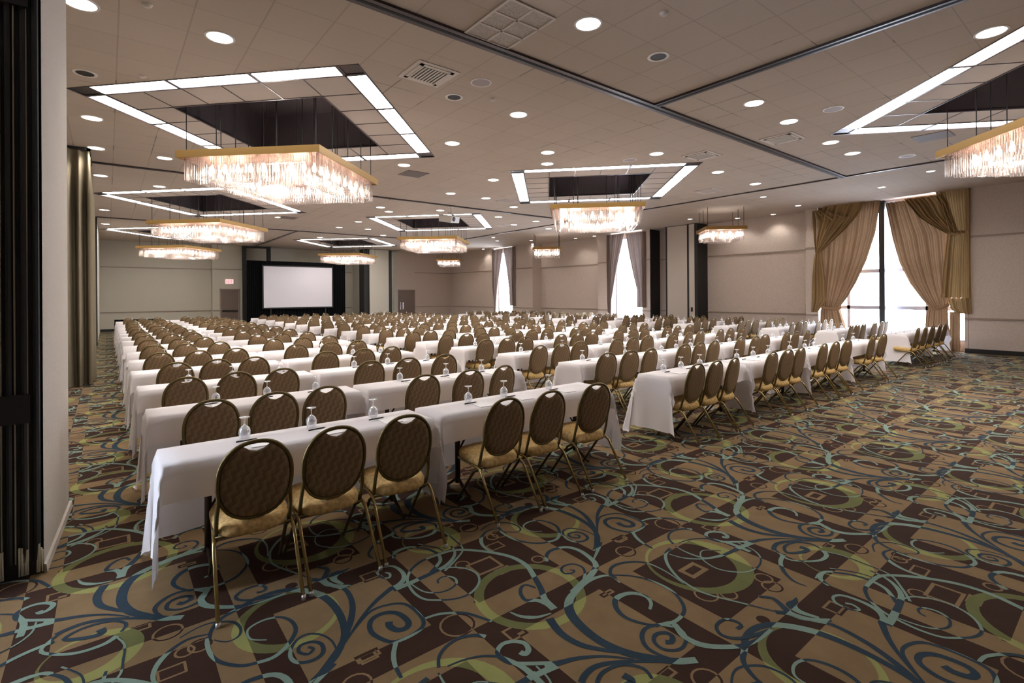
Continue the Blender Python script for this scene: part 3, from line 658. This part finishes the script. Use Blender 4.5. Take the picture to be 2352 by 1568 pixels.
# left curtain along the left wall
t=thing('curtain','long olive-beige curtain hanging floor to ceiling behind the left pillar','curtain',(-.29,13.3,0))
mb=MB(); vs=[]; N=150; zs=[.02,.25,.7,1.4,2.2,3.0,3.8,4.4,4.52,4.60,4.66,4.74]
for zi,z in enumerate(zs):
    for i in range(N+1):
        u=i/N; a_=.15 if z<4.3 else (.05 if z<4.65 else .03)
        # the cloth runs back along the aisle edge, then returns across it
        if u<.7: bx,by=-1.35+1.35*u/.7,0
        else: bx,by=0,1.5*(u-.7)/.3
        w=math.sin(i*.42+.5*math.sin(i*.13)+.08*z)+.4*math.sin(i*.17+z*.2)
        sp=1+.10*max(0,1-z/1.2)*math.sin(i*.2)
        x=bx*sp+(0 if u<.7 else a_*.5*w); y=by-(a_*w if u<.7 else 0)*sp
        vs.append((x,y,z))
mb.v=vs
for zi in range(len(zs)-1):
    for i in range(N): a_=zi*(N+1)+i; mb.f.append((a_,a_+1,a_+N+2,a_+N+1)); mb.mi.append(0)
mb.build('drape_panel',M_curt4,t,True)
mb=MB(); mb.box(-1.35,-.03,4.72,.03,.03,4.77); mb.box(-.03,-.03,4.72,.03,1.5,4.77); mb.build('curtain_track',M_black,t)
# ---------------------------------------------------------------- chandeliers
def make_chandelier(half,nb,rods,label,group,W):
    """half = half side; origin on the ceiling plane"""
    t=thing('chandelier',label,'chandelier',(0,0,H),R(45),group)
    zt=-.67; zr=zt-.115; s=half
    mb=MB(); th=.03
    for a in range(4):
        c,s_=math.cos(a*PI/2),math.sin(a*PI/2)
        f=lambda x,y,z:(x*c-y*s_,x*s_+y*c,z)
        vs=[f(x,y,z) for z in(zr,zt) for x,y in((-s,-s),(s,-s),(s-th,-s+th),(-s+th,-s+th))]
        mb.add(vs,[(3,2,1,0),(4,5,6,7),(0,1,5,4),(2,3,7,6)])
    mb.build('gold_rim',M_gold,t)
    mb=MB(); inn=max(s-.62,.22)
    for a in range(4):
        c,s_=math.cos(a*PI/2),math.sin(a*PI/2); f=lambda x,y,z:(x*c-y*s_,x*s_+y*c,z)
        vs=[f(x,y,z) for z in(zr+.02,zr+.04) for x,y in((-s+th,-s+th),(s-th,-s+th),(inn,-inn),(-inn,-inn))]
        mb.add(vs,[(3,2,1,0),(4,5,6,7),(2,3,7,6)])
    mb.build('mounting_plate',M_copper,t)
    rg=random.Random(5)
    def curtain_of_tubes(rad,z0,ln,sp):
        mb=MB(); n=int(2*rad/sp)
        for a in range(4):
            c,s_=math.cos(a*PI/2),math.sin(a*PI/2)
            for i in range(n):
                x=-rad+(i+.5)*2*rad/n; y=-rad+rg.uniform(-.008,.008)
                X_,Y_=x*c-y*s_,x*s_+y*c; l=ln+rg.uniform(-.012,.012)
                r=sp*.42; q=[(X_+r*math.cos(k*PI/3),Y_+r*math.sin(k*PI/3)) for k in range(6)]
                vs=[(a_,b_,z0) for a_,b_ in q]+[(a_,b_,z0-l) for a_,b_ in q]
                mb.add(vs,[(k,(k+1)%6,6+(k+1)%6,6+k) for k in range(6)]+[(11,10,9,8,7,6)])
        return mb
    spc=.043
    o=curtain_of_tubes(s-.09,zr+.02,.36,spc).build('crystal_curtain',M_crys,t); o['kind']='stuff'
    o=curtain_of_tubes(s-.22,zr+.02,.40,spc*1.2).build('crystal_curtain',M_crys,t); o['kind']='stuff'
    if s>1:
        o=curtain_of_tubes(inn+.13,zr+.02,.40,spc*1.2).build('crystal_curtain',M_crys,t); o['kind']='stuff'
    o=curtain_of_tubes(inn+.02,zr+.02,.36,spc).build('crystal_curtain',M_crys,t); o['kind']='stuff'
    mb=MB(); mb.tube([(0,0,zt),(0,0,.0 if not rods_in_shaft else .74)],.008,6); r1=mb.build('hanging_rod',M_rod,t)
    for i,(x,y) in enumerate(rods):
        q=r1
        if i: q=r1.copy(); C.objects.link(q); q.parent=t
        q.location=(x,y,0)
    b0=None; rb=(s-.15) if s<=1 else (s-.30)
    for a in range(4):
        c,s_=math.cos(a*PI/2),math.sin(a*PI/2)
        for i in range(nb):
            x=-rb+(i+.5)*2*rb/nb; y=-rb; X_,Y_=x*c-y*s_,x*s_+y*c
            if b0 is None:
                q=MB(); q.lathe([(.001,-.06),(.03,-.045),(.038,-.01),(.03,.03),(.016,.06),(.014,.09)],10); b0=q.build('bulb',M_bulb,t,True); b0.location=(X_,Y_,zr-.15)
            else:
                b=b0.copy(); C.objects.link(b); b.parent=t; b.location=(X_,Y_,zr-.15)
    for (lx,ly) in ([(-.55,-.55),(.55,.55),(.55,-.55),(-.55,.55)] if s>1 else [(0,0)]):
        L=bpy.data.lights.new('bulb_light','POINT'); L.energy=W/(4 if s>1 else 1); L.color=(1,.94,.88); L.shadow_soft_size=.12
        lo=bpy.data.objects.new('bulb_light',L); C.objects.link(lo); lo.parent=t; lo.location=(lx,ly,zr-.17)
    return t
s8=1.21
rods_in_shaft=True
rp=[(-1.1,-1.1),(1.1,-1.1),(1.1,1.1),(-1.1,1.1),(-.55,-1.1),(.05,-1.1),(.62,-1.1),(1.1,-.4),(1.1,.45),(.5,1.1),(-.4,1.1),(-1.1,.5),(-1.1,-.45),(-.6,-.6),(.6,-.6),(.6,.6),(-.6,.6),(-.2,-.6),(.2,.6)]
CLAB=['nearest and largest chandelier, left of centre, gold rim over hanging crystal rods','gold-rimmed square chandelier hanging in front of the narrow window','gold-rimmed square chandelier directly below and behind the nearest one','gold-rimmed square chandelier just below the hanging projector','lowest-looking pink-rimmed square chandelier in front of the left back wall','gold-rimmed square chandelier overlapping the right of the projection screen','gold-rimmed chandelier cut off by the right edge of the photo']
ch0=make_chandelier(s8,8,rp,CLAB[0],'large square crystal chandeliers',CHAND_W)
ch0.location=(TR[0][0],TR[0][1],H)
for i in range(1,7): dup(ch0,(TR[i][0],TR[i][1],H),R(45),CLAB[i])
rods_in_shaft=False
ch1=make_chandelier(.69,4,[(-.6,-.6),(.6,-.6),(.6,.6),(-.6,.6),(0,-.6),(0,.6)],'small square chandelier hanging left of the wide gold-curtained window','small square chandeliers along the window side',CHAND_W*.1)
ch1.location=(17.2,9.6,H)
dup(ch1,(17.2,18.8,H),R(45),'small square chandelier hanging between the two narrow windows'); dup(ch1,(17.25,28.2,H),R(45),'smallest square chandelier, hanging near the far right corner of the back wall')
# ---------------------------------------------------------------- downlights
DL=[(185,8),(505,86),(1351,55),(2277,74),(211,271),(221,340),(1191,263),(1039,329),(1258,350),(1257,376),(1732,237),(1812,279),(1508,353),(1908,327),(1958,352),(928,379),(1133,413),(1035,444),(1116,455),(378,363),(366,428),(231,403),(387,366),(344,468),(240,482),(242,514),(350,510),(670,485),(640,499),(1180,475),(874,476),(893,486),(1011,483),(823,509),(845,526),(779,522),(1145,498),(1231,508),(1180,516),(1260,525),(1649,395),(1735,422),(385,516),(735,545),(880,540)]
DS=[(1753,452),(1833,472),(1776,492),(2025,430),(2138,393),(1694,501),(1585,503),(1322,547),(1365,542),(1133,545),(1142,553),(1220,552),(1223,560),(1110,572),(2255,404)]
def downlight(x,y,r,label,grp,W):
    t=thing('downlight',label,'ceiling light',(x,y,H),0,grp)
    mb=MB(); mb.ring(0,0,-.006,r,r+.022,24); mb.ring(0,0,-.006,r+.022,r+.024,24,z1=0); mb.ring(0,0,.0,r,r*.9,24,z1=-.006); mb.build('trim_ring',M_white,t)
    mb=MB(); mb.disc(0,0,-.004,r); mb.build('lamp_face',M_down,t)
    L=bpy.data.lights.new('lamp','SPOT'); L.energy=W; L.color=(1,.95,.89); L.spot_size=R(125); L.spot_blend=.6; L.shadow_soft_size=.1
    lo=bpy.data.objects.new('lamp',L); C.objects.link(lo); lo.parent=t; lo.location=(0,0,-.03)
    return t
def intray(x,y,h=SQH):
    return any(abs(x-a)+abs(y-b)<h for a,b in TR)
pos=[]
d0=None; used=[]
def place_down(lst,r,kind,W):
    first=None
    for px,py in lst:
        x,y=atZ(px,py,H)
        if intray(x,y,SQH+.18) or y>33 or any(math.hypot(x-a,y-b)<.5 for a,b in used): continue
        used.append((x,y))
        where=('beyond' if y>20 else 'over')+' the '
        if x<0.6: side='left wall side'
        elif x<5.2: side='left block of tables'
        elif x<7: side='aisle'
        elif x<14.9: side='middle tables'
        else: side='window side'
        lab='%s round recessed downlight over the %s, about %d metres away'%('small' if r<.1 else 'bright',side,round(math.hypot(x,y)))
        if first is None: first=downlight(x,y,r,lab,kind,W)
        else: dup(first,(x,y,H),0,lab)
place_down(DL,.135,'round recessed downlights',DOWN_W); place_down(DS,.085,'small recessed spots along the window side',DOWN_W*.6)
# dead cans, speakers, vents, sprinklers
def at_ceiling(px,py): x,y=atZ(px,py,H); return (x,y,H)
for (px,py),lab in (((1043,223),'unlit dark recessed can beside the white speaker grille left of the ceiling track'),((1512,130),'unlit dark recessed can between the two ceiling tracks'),((195,168),'unlit dark recessed can beside the left pillar')):
    t=thing('unlit_recessed_can',lab,'ceiling light',at_ceiling(px,py)); mb=MB(); mb.ring(0,0,-.006,.10,.135,24); mb.ring(0,0,-.006,.135,.137,24,z1=0); mb.build('trim_ring',M_white,t); mb=MB(); mb.disc(0,0,-.003,.10); mb.build('dark_opening',M_rod,t)
for (px,py),lab in (((1105,189),'round white ceiling speaker beside the louvred vent left of the long track'),((1914,250),'round lavender-grey ceiling speaker near the right light tray'),((2084,358),'pale round ceiling speaker below the dark panel at right'),((1447,367),'faint round ceiling speaker above the middle light tray')):
    t=thing('ceiling_speaker',lab,'speaker',at_ceiling(px,py)); mb=MB(); mb.disc(0,0,-.008,.13,24); mb.build('grille',M_grille,t); mb=MB(); mb.ring(0,0,-.009,.13,.15,24); mb.ring(0,0,-.009,.15,.152,24,z1=0); mb.build('rim',M_white,t)
def vent(px,py,lab,n=9,w=.29):
    t=thing('air_vent',lab,'vent',at_ceiling(px,py),0,'louvred ceiling vents')
    mb=MB(); mb.box(-w-.02,-w-.02,-.01,w+.02,w+.02,-.001,0); mb.build('backing',M_cream,t)
    mb=MB(); mb.box(-w+.09,-w+.09,-.013,w-.09,w-.09,-.0105); mb.build('opening',M_black,t)
    mb=MB()
    for k in range(n):
        x=-w+.10+(2*w-.20)*k/(n-1); mb.box(x-.011,-w+.08,-.026,x+.011,w-.08,-.012)
    mb.box(-w+.04,-w+.04,-.02,w-.04,-w+.09,-.01); mb.box(-w+.04,w-.09,-.02,w-.04,w-.04,-.01); mb.box(-w+.04,-w+.04,-.02,-w+.09,w-.04,-.01); mb.box(w-.09,-w+.04,-.02,w-.04,w-.04,-.01)
    mb.build('louvres',M_cream,t)
for p,l in (((985,170),'louvred air vent nearest the camera, beside the round white speaker'),((1797,318),'louvred air vent right of the long ceiling track, below two downlights'),((1612,357),'louvred air vent at the right corner of the middle light tray'),((1627,438),'small louvred air vent nearest the window side ceiling joint'),((1165,461),'louvred air vent left of the middle light tray'),((1155,517),'farthest louvred air vent beyond the projector')): vent(p[0],p[1],l)
for (px,py),lab in (((950,399),'flat grey square ceiling panel below the nearest chandelier tray'),((2143,313),'dark grey ceiling panel under the right light tray'),((662,500),'flat grey ceiling panel over the second left tray corner')):
    x,y,z=at_ceiling(px,py); mb=MB(); mb.box(-.28,-.28,-.012,.28,.28,-.001); o=mb.build('ceiling_access_panel',mat('grey access panel',(112,100,98),.7)); o.location=(x,y,z); tag(o,lab,'ceiling panel')
t=thing('return_air_grille','large six-pane return air grille in the ceiling at the top of the photo','vent',(3.52,4.45,H))
mb=MB(); mb.box(-.31,-.42,-.006,.31,.42,-.001); mb.build('backing',mat('grille grey',(178,168,158),.8,noise=(60,.25)),t)
mb=MB()
for x in (-.31,0,.31): mb.box(x-.014,-.42,-.016,x+.014,.42,-.006)
for y in (-.42,-.14,.14,.42): mb.box(-.31,y-.014,-.016,.31,y+.014,-.006)
mb.build('frame',M_cream,t)
for (px,py),lab in (((1525,30),'small ceiling sprinkler near the top of the photo'),((1131,227),'small ceiling sprinkler beside the nearest middle downlight'),((338,10),'small ceiling sprinkler at top left between two downlights'),((327,174),'small ceiling sprinkler above the left light tray')):
    o=MB(); o.lathe([(.001,-.03),(.03,-.028),(.045,-.012),(.05,-.001)],14); o=o.build('sprinkler_head',M_cream,None,True); o.location=at_ceiling(px,py); tag(o,lab,'sprinkler')
# projector
px_,py_,_z=at_ceiling(1036,474)
t=thing('ceiling_projector','white projector hanging from the ceiling in front of the far light tray','projector',(px_,py_,H))
mb=MB(); mb.tube([(0,0,0),(0,0,-.25)],.025,8); mb.lathe([(.001,-.02),(.09,-.02),(.09,0)],14); mb.tube([(-.12,0,-.2),(.12,0,-.3)],.03,6); mb.build('mount',M_white,t)
b=MB(); b.box(-.30,-.24,-.13,.30,.24,.10); o=b.build('body',M_white,t); o.location=(-.1,-.05,-.42); o.rotation_euler=(R(10),R(-6),R(30))
bv=o.modifiers.new('b','BEVEL'); bv.width=.03; bv.segments=2
b=MB(); b.tube([(0,-.24,0),(0,-.27,0)],.075,14); q=b.build('lens',M_black,o); q.location=(-.15,0,0)
# ---------------------------------------------------------------- chairs
def ovalpt(a,rx=.197,rz=.235): 
    c,s_=math.cos(a),math.sin(a); n=.88
    return (rx*(abs(c)**n)*(1 if c>=0 else -1), rz*(abs(s_)**n)*(1 if s_>=0 else -1))
ZC=.688
def yb_at(z): return .245-.085*(z-.45)/.47
def back_outline(n,inset):
    P=[]
    for i in range(n):
        a=2*PI*i/n; x,z=ovalpt(a,.197-inset,.235-inset)
        if z>0 and abs(x)<.085:
            z=min(z,.235-inset-.050*math.cos(x/.085*PI/2)-.0)
        P.append((x,z))
    return P
def backrest_mb(n,hi):
    mb=MB(); P=back_outline(n,.008)
    def layer(sc_,off):
        return [(x*sc_,yb_at(ZC+z*sc_)+off,ZC+z*sc_) for x,z in P]
    if hi: L=[layer(1,0),layer(.96,-.014),layer(.8,-.019),layer(.4,-.02)]; L2=[layer(1,0),layer(.96,.014),layer(.8,.022),layer(.4,.026)]
    else: L=[layer(1,0),layer(.9,-.016)]; L2=[layer(1,0),layer(.9,.018)]
    for LL,fl_ in ((L,0),(L2,1)):
        vs=[v for l in LL for v in l]; vs.append((0,yb_at(ZC)+(-.02 if not fl_ else .026),ZC)); fs=[]
        for i in range(len(LL)-1):
            for j in range(n):
                q=(i*n+j,i*n+(j+1)%n,(i+1)*n+(j+1)%n,(i+1)*n+j); fs.append(q if not fl_ else q[::-1])
        b_=(len(LL)-1)*n
        for j in range(n):
            q=(b_+j,b_+(j+1)%n,len(vs)-1); fs.append(q if not fl_ else q[::-1])
        mb.add(vs,fs)
    return mb
def seat_mb(n,hi):
    mb=MB(); prof=[(.92,.375),(1,.392),(1.015,.42),(.96,.447),(.80,.459),(.4,.465)] if hi else [(.95,.385),(1,.425),(.8,.459)]
    vs=[]
    for s_,z in prof:
        for j in range(n):
            a=2*PI*j/n; c,d_=math.cos(a),math.sin(a); x=.208*(abs(c)**.55)*(1 if c>=0 else -1)*s_; y=.215*(abs(d_)**.55)*(1 if d_>=0 else -1)*s_
            x*= (1.0+.06*(y/.215))
            vs.append((x,.425+y,z+.012*(y/.2)))
    fs=[]
    for i in range(len(prof)-1):
        for j in range(n): fs.append((i*n+j,i*n+(j+1)%n,(i+1)*n+(j+1)%n,(i+1)*n+j))
    fs.append(tuple((len(prof)-1)*n+j for j in range(n))); fs.append(tuple(range(n-1,-1,-1)))
    mb.add(vs,fs); return mb
def bframe_path(n):
    pts=[(-.198,.30,.35),(-.200,.265,.42),(-.199,.242,.50)]
    a0=PI+.55
    for i in range(n+1):
        a=a0-(PI+1.1)*i/n
        x,z=ovalpt(a); pts.append((x*1.01,yb_at(ZC+z),ZC+z))
    pts=pts[:3]+[p for p in pts[3:] if p[2]>.60]+[(.199,.242,.50),(.200,.265,.42),(.198,.30,.35)]
    return pts
def lower_arc(n): 
    return [(ovalpt(PI+.35+(PI-.7)*i/n)[0],yb_at(ZC+ovalpt(PI+.35+(PI-.7)*i/n)[1]),ZC+ovalpt(PI+.35+(PI-.7)*i/n)[1]) for i in range(n+1)]
def rear_leg(s_): return [(s_*.19,.60,.378),(s_*.205,.36,.376),(s_*.211,.265,.37),(s_*.214,.225,.345),(s_*.215,.195,.30),(s_*.217,.0,.012)]
def front_leg(s_): return [(s_*.198,.30,.35),(s_*.198,.36,.32),(s_*.200,.48,.17),(s_*.205,.605,.012)]
def frame_mb(mb,n,sd):
    mb.tube(bframe_path(n),.0125,sd,flat=1.0); mb.tube(lower_arc(max(n//3,5)),.011,sd)
    mb.tube([(-.19,.60,.378),(.19,.60,.378)],.010,sd); mb.tube([(-.205,.265,.37),(.205,.265,.37)],.010,sd)
chairA=thing('banquet_chair','','chair',(0,-90,0),0,None)
backrest_mb(36,True).build('backrest',M_back,chairA,True); seat_mb(32,True).build('seat',M_seat,chairA,True)
mb=MB(); frame_mb(mb,34,7); mb.build('back_frame',M_frame,chairA,True)
for s_ in (-1,1):
    mb=MB(); mb.tube(rear_leg(s_),.0115,7); lo=mb.build('leg',M_leg,chairA,True); mb=MB(); mb.tube([(s_*.2172,-.001,.026),(s_*.2176,-.002,.0)],.0128,8); mb.build('foot_glide',M_foot,lo,True)
    mb=MB(); mb.tube(front_leg(s_),.0115,7); mb.build('leg',M_frame,chairA,True)
chairB=thing('banquet_chair','','chair',(0,-91,0),0,None)
backrest_mb(20,False).build('backrest',M_back,chairB,True); seat_mb(16,False).build('seat',M_seat,chairB,True)
mb=MB(); frame_mb(mb,14,4)
for s_ in (-1,1): mb.tube(rear_leg(s_),.0115,4); mb.tube(front_leg(s_),.0115,4)
mb.build('frame',M_frame,chairB,True)
def low_chair(mb,x,y,rz):
    c,s_=math.cos(rz),math.sin(rz)
    for src,k in ((backrest_mb(12,False),0),(seat_mb(8,False),1)):
        vs=[(x+a*c-b*s_,y+a*s_+b*c,z) for a,b,z in src.v]; mb.add(vs,src.f,k)
    fr=MB(); fr.tube(bframe_path(9),.0125,3)
    for q in(-1,1): fr.tube([(q*.2,.3,.38),(q*.225,0,0)],.012,3); fr.tube([(q*.2,.3,.38),(q*.205,.58,0)],.012,3)
    mb.add([(x+a*c-b*s_,y+a*s_+b*c,z) for a,b,z in fr.v],fr.f,2)
# ---------------------------------------------------------------- tables, cloths, glasses, pens, pads
TW=.46; TLn=1.83; TH=.755
def cloth_mb(seed,nu=40,nv=14,drop_near=.225,drop_far=.60,drop_end=.66,fine=True):
    """cloth laid on a table spanning x 0..TLn, y 0..TW ; near side is y=0"""
    rg=random.Random(seed); ph=[rg.uniform(0,6.28) for _ in range(8)]
    g=.014; ST_=.05 if fine else .115
    def axis(a,L,b):
        out=[-a+i*(a/max(2,int(a/ST_))) for i in range(max(2,int(a/ST_)))]
        n=max(3,int(L/(ST_*2.2))); out+=[L*i/n for i in range(n+1)]
        k=max(2,int(b/ST_)); out+=[L+b*(i+1)/k for i in range(k)]; return out
    U=axis(drop_end,TLn,drop_end); V=axis(drop_near,TW,drop_far)
    vs=[]
    for v in V:
        for u in U:
            du=-u if u<0 else (u-TLn if u>TLn else 0); dv=-v if v<0 else (v-TW if v>TW else 0)
            su=-1 if u<0 else 1; sv=-1 if v<0 else 1
            bx=min(max(u,0),TLn); by=min(max(v,0),TW)
            r=math.hypot(du,dv)
            if r==0: vs.append((bx,by,TH+.004)); continue
            th=math.atan2(dv,du)
            # gathers: side skirts ripple, corners fall in cones
            bev=min(1,r/.03)
            if du and dv:
                fl=math.sin(2*th)*r*.20+.012; ox=math.cos(th)**2*fl+.0; oy=math.sin(th)**2*fl+math.sin(2*th)*r*.10
                rp=.020*r*math.sin(th*9+ph[4])/.3
                x=bx+su*(ox*.55+g*bev+rp*math.sin(th)*.4); y=by+sv*(oy+g*bev+rp*math.cos(th)); dz=r*.985
            elif du:
                rp=.045*(r/.6)*math.sin(v*17+ph[0]+sv)+.03*(r/.6)*math.sin(v*31+ph[1])
                x=bx+su*(g*bev+.018*r+max(-g*.8,rp*.5)); y=by; dz=r
            else:
                rp=.03*(r/.6)*math.sin(u*9+ph[2])+.02*(r/.6)*math.sin(u*21+ph[3])
                x=bx; y=by+sv*(g*bev+.01*r+max(-g*.8,rp)); dz=r
            z=TH+.004-max(0,dz-.004)
            if z<.015: 
                ex=.015-z; x+=su*ex*.1*(1 if du else 0); y+=sv*ex*.1*(1 if dv else 0); z=.015+.006*math.sin(u*40+v*33)
            vs.append((x,y,z))
    nU=len(U); fs=[(j*nU+i,j*nU+i+1,(j+1)*nU+i+1,(j+1)*nU+i) for j in range(len(V)-1) for i in range(nU-1)]
    mb=MB(); mb.add(vs,fs); return mb
clothA=[]
for s_ in range(4):
    o=cloth_mb(s_+1,fine=True).build('tablecloth',M_cloth,None,True); o.location=(0,-95-s_,0); tag(o,'','tablecloth'); clothA.append(o)
clothB=[]
for s_ in range(2):
    o=cloth_mb(s_+11,fine=False).build('tablecloth',M_cloth,None,True); o.location=(0,-100-s_,0); tag(o,'','tablecloth'); clothB.append(o)
tblA=thing('folding_table','','table',(0,-105,0))
mb=MB(); mb.box(0,0,TH-.025,TLn,TW,TH); mb.build('tabletop',M_ttop,tblA)
for x in (.26,TLn-.26):
    mb=MB(); mb.tube([(x,TW/2,TH-.03),(x,TW/2,.09)],.022,8); mb.tube([(x+(.0),TW/2,.14),(x,TW/2-.05,.10),(x,TW/2-.16,.03),(x,TW/2-.2,.015)],.014,7); mb.tube([(x,TW/2,.14),(x,TW/2+.05,.10),(x,TW/2+.16,.03),(x,TW/2+.2,.015)],.014,7)
    mb.tube([(x,TW/2,.35),(x+(.22 if x<.9 else -.22),TW/2,TH-.03)],.009,6); mb.box(x-.02,TW/2-.17,TH-.05,x+.02,TW/2+.17,TH-.025)
    mb.build('leg',M_tleg,tblA,True)
def glass_prof(): # upturned goblet: rim on the cloth, foot in the air
    return [(.030,0),(.034,.010),(.038,.030),(.0385,.048),(.033,.068),(.020,.083),(.008,.091)]
glA=thing('water_goblet','','glass',(0,-110,0))
mb=MB(); mb.lathe(glass_prof(),18); mb.lathe([(.028,.001),(.032,.012),(.036,.030),(.0365,.048),(.031,.066),(.018,.080),(.001,.086)],18); mb.build('bowl',M_glass,glA,True)
mb=MB(); mb.lathe([(.008,.091),(.0045,.098),(.004,.120),(.006,.134),(.012,.140)],10); mb.build('stem',M_glass,glA,True)
mb=MB(); mb.lathe([(.012,.140),(.034,.146),(.035,.149),(.001,.150)],18); mb.build('foot',M_glass,glA,True)
mb=MB(); mb.lathe([(.030,0),(.038,.035),(.036,.06),(.008,.091),(.0045,.10),(.005,.135),(.034,.146),(.001,.15)],10); glB=mb.build('water_goblet',M_glass2,None,True); tag(glB,'','glass'); glB.location=(0,-111,0)
padA=MB(); padA.box(-.07,-.105,0,.07,.105,.004); padA=padA.build('notepad',M_paper); tag(padA,'','notepad'); padA.location=(0,-112,0)
penA=thing('pen','','pen',(0,-113,0))
mb=MB(); mb.tube([(-.068,0,.005),(.05,0,.005),(.062,0,.005),(.070,0,.005)],[.005,.005,.003,.001],7); mb.build('barrel',M_pen,penA,True); mb=MB(); mb.box(-.066,-.001,.009,-.03,.001,.011); mb.build('clip',M_pen,penA)
for o in list(C.objects):
    if o.parent is not None: CH.setdefault(o.parent.name,[]).append(o)
protos=[chairA,chairB,tblA,glA,glB,padA,penA]+clothA+clothB
def side(i,n): return {3:['left','middle','right'],2:['left','right']}[n][i] if n in (2,3) else ['first','second','third','fourth','fifth'][i]
# blocks: name, table x starts, far edge Y of first row, row pitch, rows, chair rear-foot offset
blocks=[('left block',[.25,2.17],4.11,1.53,16,-1.01),
        ('middle block',[5.27,7.20,9.13,11.06],4.05,1.495,16,-.82),
        ('window block',[14.95,16.88],4.10,1.49,14,-.82)]
row1={('left block',0):[.67,1.15,1.63],('left block',1):[2.54,3.03,3.61],('middle block',0):[5.56,6.0,6.45],('middle block',1):[7.49,7.97,8.43],('middle block',2):[9.34,9.84,10.38],('middle block',3):[11.75,12.38],('window block',0):[15.1,15.75,16.4],('window block',1):[17.05,17.6]}
tname={2:['left table','right table'],4:['first table','second table','third table','fourth table']}
seats=[]
rg=random.Random(11)
for bn,xs,Yf,pit,nr,co in blocks:
    for r in range(nr):
        for ti,x0 in enumerate(xs):
            yfar=Yf+r*pit+rg.uniform(-.015,.015); ynear=yfar-TW
            sx=1.0
            if bn=='left block' and ti==1: sx=1.14
            loc=(x0+rg.uniform(-.015,.015),ynear,0)
            tn=tname[len(xs)][ti]; where='%s, %s row, %s'%(tn,ordw[r+1],bn)
            src=clothA[(r*3+ti*2+(bn!='left block'))%4] if r<4 else clothB[(r+ti)%2]
            c=src.copy(); C.objects.link(c); c.location=loc; c.scale=(sx,1,1); c['label']='white floor-length linen tablecloth, '+where; c['group']='white tablecloths on the classroom tables'
            # table (visible underneath only in the first rows, and hidden but real elsewhere)
            dup(tblA,loc,0,'narrow folding table under white cloth, '+where,'narrow folding tables under the cloths',(sx,1,1))
            cs=row1.get((bn,ti)) if r==0 else [x0+TLn*sx*f+rg.uniform(-.035,.035) for f in (.22,.485,.75)]
            for ci,cxx in enumerate(cs):
                seats.append(dict(b=bn,r=r,t=ti,c=ci,n=len(cs),x=cxx,y=yfar+co+rg.uniform(-.035,.035)*(r>0),yf=yfar,where=where,rz=rg.gauss(0,R(2.5)),d=math.hypot(cxx,yfar),xe=x0+TLn*sx))
seats.sort(key=lambda s:s['d'])
low=MB(); lowg=MB(); gp=MB(); gp.lathe([(.030,0),(.038,.04),(.008,.09),(.0045,.12),(.034,.146),(.001,.15)],6)
for i,s in enumerate(seats):
    pos_='%s seat, %s'%(side(s['c'],s['n']),s['where'])
    if i<300:
        if s['r']<5: c=dup(chairA,(s['x'],s['y'],0),s['rz'],'oval-backed brown chair, '+pos_,'oval-backed banquet chairs')
        else: c=dup(chairB,(s['x'],s['y'],0),s['rz'],'oval-backed brown chair, '+pos_,'oval-backed banquet chairs')
    else: low_chair(low,s['x'],s['y'],s['rz'])
    gx=min(s['x']+.09+rg.uniform(-.03,.06),s['xe']-.06); gy=s['yf']-.075+rg.uniform(-.02,.015); gz=TH+.006
    if i<300:
        if s['r']<4: dup(glA,(gx,gy,gz),0,'upturned water goblet, '+pos_,'upturned goblets on the tables')
        else:
            g=glB.copy(); C.objects.link(g); g.location=(gx,gy,gz); g['label']='upturned water goblet, '+pos_; g['group']='upturned goblets on the tables'
    else: lowg.add([(a+gx,b_+gy,z+gz) for a,b_,z in gp.v],gp.f)
    if s['r']<6:
        pxx=s['x']+.16+rg.uniform(-.02,.02); pyy=s['yf']-.27+rg.uniform(-.015,.015); a_=rg.gauss(0,R(4))
        if pxx+.1>s['xe']: pxx=s['xe']-.12
        p=padA.copy(); C.objects.link(p); p.location=(pxx,pyy,gz); p.rotation_euler=(0,0,a_+R(90)*0); p['label']='white notepad, '+pos_; p['group']='notepads on the tables'
        dup(penA,(pxx-.07,pyy+.085,gz+.0045),R(8)+a_,'black pen on the notepad, '+pos_,'black pens on the notepads')
if low.v: tag(low.build('banquet_chair',[M_back,M_seat,M_frame]),'farthest rows of brown oval-backed chairs near the back of the hall','chair','oval-backed banquet chairs','stuff')
if lowg.v: tag(lowg.build('water_goblet',M_glass2,None,True),'farthest rows of upturned goblets near the back of the hall','glass','upturned goblets on the tables','stuff')
for pz in protos:
    for ch in list(pz.children):
        for g in list(ch.children): bpy.data.objects.remove(g)
        bpy.data.objects.remove(ch)
    bpy.data.objects.remove(pz)
# black-draped service table at the far left
t=thing('draped_service_table','black-skirted table end at the far left behind the last row','table',(.22,27.9,0))
mb=MB(); foldsheet(mb,0,1.6,.02,.80,0,.02,8); mb.add([(0,0,.8),(1.6,0,.8),(1.6,.5,.8),(0,.5,.8)],[(0,1,2,3)]); vs=[(0,0,.02),(0,.5,.02),(0,.5,.8),(0,0,.8)]; mb.add(vs,[(3,2,1,0)]); mb.build('skirt',M_drape,t)
